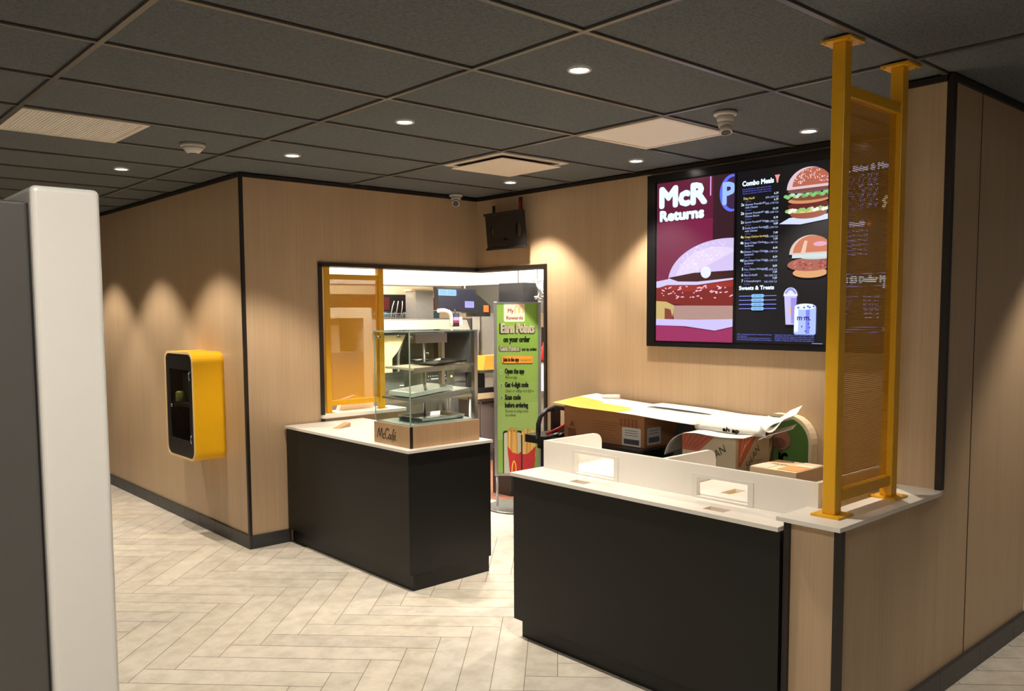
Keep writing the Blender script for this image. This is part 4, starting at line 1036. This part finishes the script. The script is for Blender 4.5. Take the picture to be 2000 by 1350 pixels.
for (x, y), lb in (((2.525, 3.630), 'second lit downlight back above the counters, between smoke detector and square vent'),
                   ((2.525, 4.838), 'lit downlight just in front of the oak corner left of the pass-through'),
                   ((1.888, 6.021), 'lit downlight nearest the long oak wall, farthest left in view'),
                   ((4.300, 3.590), 'lit downlight above the left end of the menu board'),
                   ((4.280, 4.788), 'lit downlight beside the empty television mount'),
                   ((4.312, 2.395), 'lit downlight above the menu board next to the tall yellow screen')):
    dup(d0, (x, y, zc), lb)
hidden = [(1.888, 7.240, 'lit downlight along the oak wall hidden behind the kiosk top'), (1.888, 8.460, 'lit downlight at the far end of the long oak wall'),
          (-0.40, -1.20, 'added unseen downlight behind the camera, lighting the kiosk front'), (-1.1, 4.60, 'lit downlight over the dining side of the kiosk'),  # the lamp behind the camera is added to light the kiosk front
          (-0.3, 6.60, 'lit downlight over the far dining floor'), 
          (5.15, 0.80, 'lit downlight washing the right oak wall'), (-1.2, 0.9, 'added unseen fill downlight over the floor behind the camera')]  # last one is an unseen lamp added as front light
for x, y, lb in hidden: dup(d0, (x, y, zc), lb)
def added_panel(x, y, w_, lb):
    T = thing('ceiling_panel_light', lb, 'ceiling light', (x, y, CEIL))
    ob('diffuser', MBbox(x-.29, x+.29, y-.29, y+.29, CEIL-0.009, CEIL+.004), M_LEDW, T)
    l = bpy.data.lights.new('lamp', 'AREA'); l.size = 0.58; l.energy = w_; l.color = (1.0, 0.91, 0.79)
    lo = bpy.data.objects.new('lamp', l); COL.objects.link(lo); lo.parent = T; lo.location = (0, 0, -0.012)
added_panel(0.15, 0.55, 24, 'added unseen square fill light on the ceiling, brightening the kiosk front')  # panel added out of view to brighten the kiosk front
# troffer (unlit)
def square(name, label, cat, x, y, m, drop=0.0, ribs=True):
    T = thing(name, label, cat, (x+.3048, y+.3048, CEIL))
    mb = MB(); mb.prism(rrect(x+.014, x+.596, y+.014, y+.596, .002, 1), 'z', CEIL-0.006, CEIL+0.005, [rrect(x+.040, x+.570, y+.040, y+.570, .002, 1)])
    ob('frame', mb, M_VENT, T)
    mb = MB(); mb.box(x+.0405, x+.5695, y+.0405, y+.5695, CEIL-0.003-drop, CEIL+0.004-drop)
    if ribs:
        for k in range(33): mb.box(x+.046+k*.0160, x+.052+k*.0160, y+.045, y+.565, CEIL-0.006-drop, CEIL-0.0031-drop)
    ob('diffuser', mb, m, T)
    return T
square('ceiling_panel_light', 'unlit ribbed square ceiling light above the kiosk at left', 'ceiling light', 0.972, 4.504, M_LENS)
square('ceiling_panel_light', 'unlit square ceiling light next to the dome camera', 'ceiling light', 3.41, 2.675, M_LENS, ribs=False)
V = thing('ceiling_vent', 'square white ceiling vent with a dropped centre plate', 'vent', (3.715, 4.199, CEIL))
x, y = 3.41, 3.894
ob('vent_frame', MB().prism(rrect(x+.014, x+.596, y+.014, y+.596, .002, 1), 'z', CEIL-0.006, CEIL+0.005, [rrect(x+.075, x+.535, y+.075, y+.535, .002, 1)]), M_VENT, V)
ob('vent_plate', MB().prism(rrect(x+.050, x+.560, y+.050, y+.560, .004, 1), 'z', CEIL-0.028, CEIL-0.023), M_VENT, V)
ob('vent_throat', MBbox(x+.056, x+.554, y+.056, y+.554, CEIL+0.003, CEIL+0.005), M_DGREY, V)
ob('hanger', MB().box(x+.30, x+.31, y+.30, y+.31, CEIL-.0215, CEIL+.003), M_DGREY, V)
# smoke detector
sd = thing('smoke_detector', 'round white smoke detector on the dark ceiling', 'smoke detector', (1.930, 4.890, CEIL))
ob('detector_base', MB().lathe((1.93, 4.89, CEIL-0.014), [(0.066, 0), (0.068, 0.004), (0.068, 0.018)], 32), M_WPLAS, sd)
ob('detector_head', MB().lathe((1.93, 4.89, CEIL-0.050), [(0.028, 0), (0.034, 0.003), (0.050, 0.020), (0.062, 0.0355)], 32), M_WPLAS, sd)
ob('sensor_slot', MB().lathe((1.93, 4.89, CEIL-0.053), [(0.024, 0), (0.026, 0.003)], 24), M_DGREY, sd)
# dome cameras
def dome(loc, label, ang, tiltv):
    T = thing('security_camera', label, 'camera', loc, ang)
    ob('mount_ring', MB().lathe((0, 0, -0.020), [(0.050, 0), (0.056, 0.003), (0.056, 0.015), (0.050, 0.020)], 32), M_WPLAS, T, local=True)
    mb = MB().lathe((0, 0, -0.050), [(0.034, 0), (0.040, 0.008), (0.042, 0.030)], 28); ob('collar', mb, M_WPLAS, T, local=True)
    mb = MB(); bmesh.ops.create_uvsphere(mb.bm, u_segments=24, v_segments=16, radius=0.036)
    for f in mb.bm.faces: f.smooth = True
    M = Matrix.Translation((0, 0, -0.058)); bmesh.ops.transform(mb.bm, matrix=M, verts=mb.bm.verts)
    h = ob('camera_ball', mb, M_WPLAS, T, local=True)
    dv = Vector((-math.cos(tiltv), 0, -math.sin(tiltv))); c0 = Vector((0, 0, -0.058))
    ob('camera_barrel', MB().cyl(c0+dv*0.018, c0+dv*0.048, 0.030, n=24), M_WPLAS, T, local=True)
    ob('lens', MB().cyl(c0+dv*0.0482, c0+dv*0.050, 0.024, n=24), M_DARK, T, local=True, label='black camera lens')
    return T
dome((3.592, 2.438, CEIL+0.004), 'white dome security camera beside the unlit square light', math.radians(50), 1.25)
dome((4.367, 5.56, CEIL+0.004), 'small white security camera at the far wall near the corner', math.radians(50), 0.5)

# ================================================================== KITCHEN BEHIND
KF = struct('wall_kitchen_floor', MB().box(3.862, 4.651, 5.79, 5.86, 0.0, 0.002).box(2.70, 9.0, 5.86, 9.2, -0.001, 0.003).box(4.83, 9.0, 4.25, 5.86, -0.001, 0.003), M_BROWN)
KF.name = 'floor_kitchen'
struct('ceiling_kitchen', MB().box(2.702, 9.0, 5.785, 9.2, CEIL-0.06, CEIL-0.01).box(4.865, 9.0, 4.20, 5.784, CEIL-0.06, CEIL-0.01), M_KWALL)
struct('wall_kitchen_back', MBbox(2.702, 9.0, 9.06, 9.2, 0, CEIL-0.062), M_CREAMW)
struct('wall_kitchen_right', MBbox(8.9, 9.0, 4.2, 9.055, 0, CEIL-0.062), M_CREAMW)
struct('wall_kitchen_near', MBbox(4.865, 8.895, 4.2, 4.3, 0, CEIL-0.062), M_CREAMW)
# bright white bulkhead wrapping the kitchen
bk = struct('wall_bulkhead', MB().prism([(2.705, 8.0), (6.30, 8.0), (6.30, 4.35), (6.75, 4.35), (6.75, 8.45), (2.705, 8.45)], 'z', 1.985, CEIL-0.063), M_KWALL)
def klamp(x, y, sx, sy, w_, lb):
    T = thing('kitchen_light_panel', lb, 'ceiling light', (x, y, CEIL-0.062))
    ob('diffuser', MBbox(x-sx/2, x+sx/2, y-sy/2, y+sy/2, CEIL-0.068, CEIL-0.0605), M_LEDW, T)
    l = bpy.data.lights.new('lamp', 'AREA'); l.shape = 'RECTANGLE'; l.size = sx; l.size_y = sy; l.energy = w_; l.color = (1.0, 0.93, 0.80)
    lo = bpy.data.objects.new('lamp', l); COL.objects.link(lo); lo.parent = T; lo.location = (0, 0, -0.02)
klamp(3.7, 6.75, 1.2, 0.6, KITCHEN_W, 'lit kitchen ceiling panel behind the short yellow screen')
klamp(5.3, 6.6, 1.2, 0.6, KITCHEN_W, 'lit kitchen ceiling panel over the cooking line')
klamp(5.6, 5.6, 0.6, 1.2, KITCHEN_W*.8, 'lit kitchen ceiling panel just past the doorway')
klamp(7.8, 6.6, 0.6, 1.2, KITCHEN_W*.6, 'lit kitchen ceiling panel at the far right of the kitchen')
klamp(5.2, 8.75, 1.6, 0.3, KITCHEN_W*.3, 'lit kitchen strip panel over the back shelf')

def bx(name, label, cat, m, *dims, bev=0.0, group=None):
    o = ob(name, MBbox(*dims, bev=bev), m); return tagp(o, label, cat, group)
# back shelf line with red and teal cartons and wire baskets
sh = thing('wire_shelf', 'dark wall shelf with wire baskets high on the kitchen back wall', 'shelf', (5.7, 8.8, 1.5))
ob('shelf_back', MBbox(4.2, 6.6, 9.0, 9.058, 1.52, 1.90), M_DARK, sh)
ob('shelf_board', MBbox(4.2, 6.6, 8.62, 8.999, 1.535, 1.555), M_DARK, sh)
mb = MB()
for k in range(26): 
    x_ = 5.50+k*0.022; mb.tube([(x_, 8.62, 1.556), (x_, 8.615, 1.66+0.02*math.sin(k))], 0.0022, 4)
for z_ in (1.57, 1.61, 1.66): mb.tube([(5.49, 8.613, z_), (6.06, 8.613, z_)], 0.003, 4)
ob('wire_basket', mb, M_STEEL2, sh)
mb = MB()
for k in range(5): mb.tube([(5.72+k*.075, 8.60, 1.56), (5.75+k*.072, 8.58, 1.74), (5.79+k*.06, 8.60, 1.81)], 0.006, 5)
ob('wire_hooks', mb, M_STEEL2, sh)
for k, (xa, xb_, mm_, zz0, zz1, lb) in enumerate(((5.45, 5.80, M_DRED, 1.70, 1.86, 'dark red carton high on the kitchen shelf at left'), (5.45, 5.84, M_TEAL, 1.556, 1.69, 'dark teal carton low on the kitchen shelf at left'),
        (6.28, 6.55, M_DRED, 1.70, 1.86, 'dark red carton on the kitchen shelf behind the order screen'), (6.26, 6.56, M_TEAL, 1.556, 1.69, 'dark teal carton on the kitchen shelf behind the order screen'))):
    bx('carton', lb, 'box', mm_, xa, xb_, 8.72, 8.98, zz0, zz1)
bx('duct_cover', 'tall stainless duct between the kitchen shelf cartons', 'duct', M_STEEL2, 5.94, 6.20, 8.36, 8.575, 1.601, 1.93)
bx('folded_towel', 'cream towel roll laid over the stainless duct', 'towel', M_CREAMW, 5.92, 6.20, 8.34, 8.58, 1.9305, 1.95)
# hood
hd = thing('exhaust_hood', 'wide pale stainless exhaust hood over the kitchen grill line', 'hood', (5.4, 7.9, 1.44))
ob('hood_body', MB().prism([(7.55, 1.463), (8.24, 1.463), (8.24, 1.60), (7.62, 1.585)], 'x', 4.50, 6.11), M_STEEL2, hd)
ob('hood_lip', MBbox(4.50, 6.115, 7.53, 7.549, 1.440, 1.462), M_DARK, hd)
ob('hood_front', MB().prism([(7.535, 1.463), (7.549, 1.463), (7.615, 1.583), (7.60, 1.583)], 'x', 4.50, 6.11), mat('pale_brushed_steel', (0.27, 0.25, 0.21), 0.5, 0.3), hd)
ob('side_panel', MBbox(6.1165, 6.27, 7.56, 8.30, 0.0035, 1.60), M_DGREY, hd)
# cream side wall next to the hood, dark back recess
mb = MB(); mb.prism([(4.75, 1.43), (5.26, 1.43), (5.16, 1.26), (5.08, 1.18), (5.08, 1.031), (4.75, 1.031)], 'y', 7.60, 7.63)
o = ob('splash_guard', mb, mat('cream_enamel', lin((240, 222, 178)), 0.4)); tagp(o, 'cream splash guard with cut corner under the left end of the hood', 'guard')
bx('backsplash', 'dark riveted steel back panel under the exhaust hood', 'backsplash', mat('grimy_steel', lin((92, 90, 76)), 0.5, 0.4, var=0.3, scale=12), 4.75, 6.11, 8.25, 8.30, 0.0035, 1.45)
gl = thing('grill_line', 'long stainless grill counter under the hood', 'grill', (5.4, 7.9, 0))
ob('cabinet_body', MBbox(4.52, 6.10, 7.62, 8.24, 0.0035, 0.98), M_STEEL2, gl)
ob('grill_top', MBbox(4.50, 6.11, 7.58, 8.245, 0.981, 1.03), M_STEEL, gl)
mb = MB()
for k in range(3): mb.tube([(4.6+k*.55, 7.575, .88), (4.95+k*.55, 7.575, .88)], .012, 8)
ob('handle', mb, M_STEEL, gl)
ob('rear_pipe', MB().tube([(5.22, 7.7, 1.03), (5.24, 7.72, 1.22), (5.30, 7.74, 1.34), (5.34, 7.76, 1.44)], 0.018, 8), M_STEEL2, gl)
# bun toaster with a lit display
to = thing('toaster', 'stainless toaster with lit control display seen through the case', 'toaster', (5.35, 7.3, 0))
ob('toaster_body', MBbox(5.12, 5.56, 7.14, 7.45, 0.80, 1.075, bev=0.01), mat('dark_steel', lin((78, 80, 68)), 0.35, 0.5), to)
A = Art((5.20, 7.139, 1.055), (1, 0, 0), (0, -1, 0), 0.26, 0.12)
A.rect(0, 0, 1, 1, (26, 30, 24))
for k in range(9): A.ell(.08+k*.105, .42, .022, .022, (250, 250, 235), up=(k == 0))
A.rect(.2, .62, .8, .72, (250, 245, 225)); A.ell(.05, .75, .02, .02, (240, 240, 220)); A.ell(.95, .70, .02, .02, (240, 240, 220))
A.build('control_display', M_SCREEN, to, label='dark display with lit white dots')
ob('indicator', MB().cyl((5.52, 7.139, 0.99), (5.52, 7.134, 0.99), 0.010, n=12), mat('amber_indicator', lin((250, 200, 90)), emit=lin((255, 210, 110)), es=3), to)
ob('toaster_handle', MB().tube([(5.18, 7.13, 0.88), (5.18, 7.11, 0.885), (5.42, 7.11, 0.885), (5.42, 7.13, 0.88)], 0.007, 8), M_STEEL, to)
pt_ = thing('prep_table', 'stainless prep table carrying the toaster in the kitchen', 'table', (5.2, 7.25, 0))
ob('table_top', MBbox(4.52, 5.775, 7.05, 7.50, 0.765, 0.799), M_STEEL, pt_)
for (x, y) in ((4.56, 7.09), (5.73, 7.09), (4.56, 7.46), (5.73, 7.46)): ob('leg', MB().cyl((x, y, 0.003), (x, y, 0.7645), 0.02, n=12), M_STEEL, pt_)
ob('under_shelf', MBbox(4.54, 5.75, 7.07, 7.48, 0.25, 0.275), M_STEEL2, pt_)
# red bowl
rb = ob('bowl', MB().lathe((4.86, 7.22, 0.80), [(0.03, 0), (0.06, 0.02), (0.085, 0.055), (0.088, 0.066), (0.05, 0.07)], 24), M_RED); tagp(rb, 'red plastic bowl on the prep table seen past the yellow screen', 'bowl')
bx('squeeze_bottle', 'white squeeze bottle at the left end of the grill', 'bottle', M_KWHITE, 5.06, 5.10, 7.64, 7.68, 1.031, 1.12, bev=0.012)
# wire fry rack
mb = MB()
for k in range(9): mb.tube([(5.42+k*.02, 7.64, 1.04), (5.42+k*.02, 7.64, 1.15)], 0.0025, 4)
mb.tube([(5.42, 7.64, 1.15), (5.58, 7.64, 1.15), (5.58, 7.72, 1.15), (5.42, 7.72, 1.15)], 0.004, 5, closed=True)
mb.tube([(5.50, 7.64, 1.15), (5.52, 7.60, 1.22), (5.56, 7.60, 1.225), (5.57, 7.61, 1.20)], 0.006, 6)
o = ob('fry_basket', mb, M_STEEL2); tagp(o, 'wire basket standing on the grill top beneath the hood', 'basket')
# order monitor
mo = thing('order_monitor', 'black order monitor with two pale blue windows hanging in the kitchen', 'monitor', (5.34, 6.85, 1.66))
ob('monitor_body', MB().prism([(5.085, 1.925), (5.595, 1.910), (5.602, 1.660), (5.112, 1.695)], 'y', 6.80, 6.86), M_DARK, mo)
A = Art((5.10, 6.7985, 1.910), (1, 0, -0.02), (0, -1, 0), 0.475, 0.215)
A.rect(0, 0, 1, 1, (14, 16, 50)); A.rect(.01, .03, .48, .32, (150, 205, 255)); A.rect(.50 - .02, .05, .50, .30, (90, 130, 200)); A.rr(.72, .55, .975, .86, .006, (176, 170, 250))
for i in range(4): A.rect(.04, .07+i*.055, .22, .085+i*.055, (90, 150, 220), up=(i == 0)); A.rect(.26, .07+i*.055, .44, .085+i*.055, (90, 150, 220), up=False)
for i in range(3): A.rect(.75, .60+i*.07, .94, .615+i*.07, (120, 115, 220), up=(i == 0))
A.build('monitor_screen', M_SCREEN, mo, label='navy lit screen with pale windows')
ob('monitor_arm', MB().cyl((5.5, 6.87, 1.80), (5.5, 6.87, CEIL-.061), 0.007, n=12), M_KWHITE, mo)
ob('side_housing', MB().prism([(5.603, 1.90), (5.64, 1.86), (5.82, 1.74), (5.82, 1.625), (5.603, 1.625)], 'y', 6.84, 6.98), M_DARK, mo)
o = ob('price_tag', MBbox(5.725, 5.79, 6.832, 6.839, 1.672, 1.742), mat('orange_label', lin((224, 80, 30)), 0.5, emit=lin((224, 80, 30)), es=.5), mo, label='small orange display tag')
ps = thing('handheld_scanner', 'black handheld scanner with a pink lit screen below the order monitor', 'scanner', (5.315, 6.8, 1.53))
ob('scanner_body', MBbox(5.268, 5.358, 6.78, 6.80, 1.527, 1.665, bev=0.008), M_DARK, ps)
A = Art((5.278, 6.7790, 1.655), (1, 0, 0), (0, -1, 0), 0.070, 0.105); A.rect(0, 0, 1, 1, (40, 30, 50)); A.rect(0, .30, 1, .62, (225, 190, 215)); A.rect(0, .62, 1, .85, (190, 60, 90)); A.rect(.1, .05, .9, .25, (90, 100, 140)); A.build('scanner_screen', M_SCREEN, ps)
ob('scanner_hook', MB().tube([(5.31, 6.79, 1.664), (5.31, 6.80, 1.70)], 0.005, 6), M_DARK, ps)
mb = MB(); mb.tube([(5.10, 6.80, 1.688), (5.18, 6.80, 1.690), (5.235, 6.80, 1.675), (5.262, 6.80, 1.645), (5.268, 6.80, 1.60), (5.268, 6.80, 1.535)], 0.020, 8)
o = ob('receipt_paper', mb, M_PAPER); tagp(o, 'curled white receipt paper hanging beside the handheld scanner', 'receipt')
bx('notice_card', 'white card behind the handheld scanner', 'card', M_PAPER, 5.36, 5.44, 6.84, 6.843, 1.545, 1.625)
# fridge / tall steel cabinet
fg = thing('refrigerator', 'tall stainless refrigerator left of the green sign', 'refrigerator', (6.25, 7.3, 0))
ob('fridge_body', MBbox(6.13, 6.66, 7.395, 7.525, 0.0035, 1.65), M_STEEL2, fg)
ob('door_edge', MBbox(6.12, 6.145, 7.378, 7.3945, 0.10, 1.655), M_STEEL, fg)
# lower line at the right
dr_ = thing('drawer_cabinet', 'grey mauve steel drawer cabinet beside the display case', 'cabinet', (6.15, 7.3, 0))
ob('cabinet_body', MBbox(5.80, 6.60, 7.21, 7.375, 0.0035, 0.71), M_MAUVE, dr_)
for (xa, xb_) in ((5.805, 5.955), (5.965, 6.25), (6.26, 6.595)):
    d_ = ob('drawer', MBbox(xa, xb_, 7.192, 7.209, 0.10, 0.70), M_MAUVE, dr_)
    ob('handle', MBbox(xa+.02, xb_-.02, 7.17, 7.191, 0.655, 0.675), M_DARK, d_)
ob('cabinet_top', MBbox(5.79, 6.61, 7.16, 7.375, 0.7105, 0.775), mat('tan_ledge', lin((196, 176, 146)), 0.5), dr_)
bx('rail_shelf', 'black rail along the tan shelf beside the display case', 'rail', M_DARK, 5.80, 6.60, 7.17, 7.23, 0.7755, 0.83)
bx('paper_holder', 'black holder box standing under the amber bin', 'holder', M_DARK, 5.93, 6.07, 7.24, 7.36, 0.776, 1.00)
bx('sleeve_stack', 'stack of white sleeves right of the black holder box', 'sleeves', M_PAPER, 6.075, 6.20, 7.24, 7.36, 0.776, 0.93)
ab = thing('food_bin', 'amber food bin glowing on the shelf beside the refrigerator', 'bin', (6.06, 7.2, 1.03))
ob('bin_body', MB().prism([(5.95, 1.035), (6.30, 1.035), (6.30, 1.19), (5.985, 1.19)], 'y', 7.12, 7.30), M_AMBER, ab)
ob('bin_shelf', MBbox(5.90, 6.60, 7.10, 7.32, 1.003, 1.034), M_STEEL, ab)
# hanging clutter over the sign
sb = thing('speaker_box', 'black box hanging from the kitchen ceiling left of tangled utensils', 'box', (5.85, 6.43, 1.72))
ob('box_body', MBbox(5.75, 5.95, 6.25, 6.62, 1.72, 1.965), M_DARK, sb)
ob('hanger_rod', MB().cyl((5.85, 6.43, 1.9655), (5.85, 6.43, CEIL-.0605), 0.008, n=8), M_STEEL2, sb)
hg = thing('utensil_rack', 'tangle of hanging metal utensils above the green sign', 'utensils', (5.8, 6.1, 1.9))
random.seed(11)
for k in range(11):
    y_ = 6.16-0.03*k; x_ = 5.85+random.uniform(-.05, .05); z_ = 1.985
    pts_ = [(x_, y_, z_), (x_+random.uniform(-.02, .02), y_-.01, z_-.06), (x_+random.uniform(-.05, .05), y_+random.uniform(-.05, .05), z_-.12), (x_+random.uniform(-.05, .05), y_+random.uniform(-.04, .04), z_-.19), (x_+random.uniform(-.04, .04), y_+random.uniform(-.05, .03), z_-.16)]
    ob('utensil', MB().tube(cur(pts_, 4), random.uniform(.004, .009), 6), M_STEEL2 if k % 3 else M_ALU, hg)
ob('hanging_rail', MB().tube([(5.85, 6.22, 1.98), (5.85, 5.80, 1.98)], 0.01, 6), M_STEEL2, hg)
for y_ in (6.15, 5.86): ob('hanger_rod', MB().cyl((5.85, y_, 1.985), (5.85, y_, CEIL-.0605), 0.006, n=8), M_STEEL2, hg)
bx('wall_cabinet', 'dark grey cabinet high behind the right edge of the sign', 'cabinet', mat('shadow_grey', lin((70, 68, 62)), 0.6), 6.31, 6.70, 5.0, 7.95, 1.66, 1.984)
bx('notice_plate', 'small cream plate above the right edge of the sign', 'plate', M_CREAMW, 6.30, 6.3095, 6.50, 6.65, 1.912, 1.975)
kc = thing('side_counter', 'stainless kitchen counter seen right of the green sign', 'counter', (6.35, 6.2, 0))
ob('counter_body', MBbox(6.10, 6.60, 5.2, 7.05, 0.0035, 0.80), M_STEEL2, kc); ob('counter_top', MBbox(6.06, 6.62, 5.2, 7.08, 0.801, 0.85), M_STEEL, kc)
ob('side_backboard', MBbox(6.55, 6.60, 5.2, 7.05, 0.851, 1.50), M_DARK, kc)
o = ob('sauce_bottle', MB().lathe((6.2, 6.42, 1.16), [(0.03, 0), (0.034, 0.01), (0.034, 0.12), (0.014, 0.16), (0.012, 0.19)], 20), M_RED); tagp(o, 'red sauce bottle visible right of the green sign', 'bottle')
bx('shelf_riser', 'small black riser under the red sauce bottle', 'riser', M_DARK, 6.12, 6.40, 6.2, 6.60, 1.145, 1.1595)
bx('napkin_stack', 'tall white paper stack right of the green sign', 'paper stack', M_PAPER, 6.14, 6.36, 6.28, 6.52, 0.8505, 1.144)
# things on the sill side of the kitchen
o = ob('paper_bag', MB().prism([(3.37, 0.908), (3.69, 0.908), (3.67, 0.985), (3.52, 1.02), (3.40, 0.99)], 'y', 5.79, 5.845), M_KWHITE); tagp(o, 'white paper bag behind the short yellow screen on the sill', 'bag')
PE = mat('pale_enamel', lin((230, 220, 196)), 0.5)
su = thing('shelving_unit', 'white stepped shelving unit behind the short yellow screen', 'shelf', (3.95, 7.3, 0))
ob('top_board', MBbox(3.5, 4.45, 7.0, 7.5, 1.62, 1.72), PE, su); ob('cabinet_body', MBbox(3.5, 4.36, 7.02, 7.48, 0.0035, 1.2995), M_MAUVE, su)
ob('side_column', MBbox(4.36, 4.45, 7.0, 7.5, 0.0035, 1.6195), PE, su); ob('back_panel', MBbox(3.5, 4.359, 7.45, 7.48, 1.30, 1.6195), PE, su)
bx('storage_box', 'pale box low behind the short yellow screen', 'box', M_CREAMW, 3.55, 4.15, 7.10, 7.40, 1.30, 1.56)
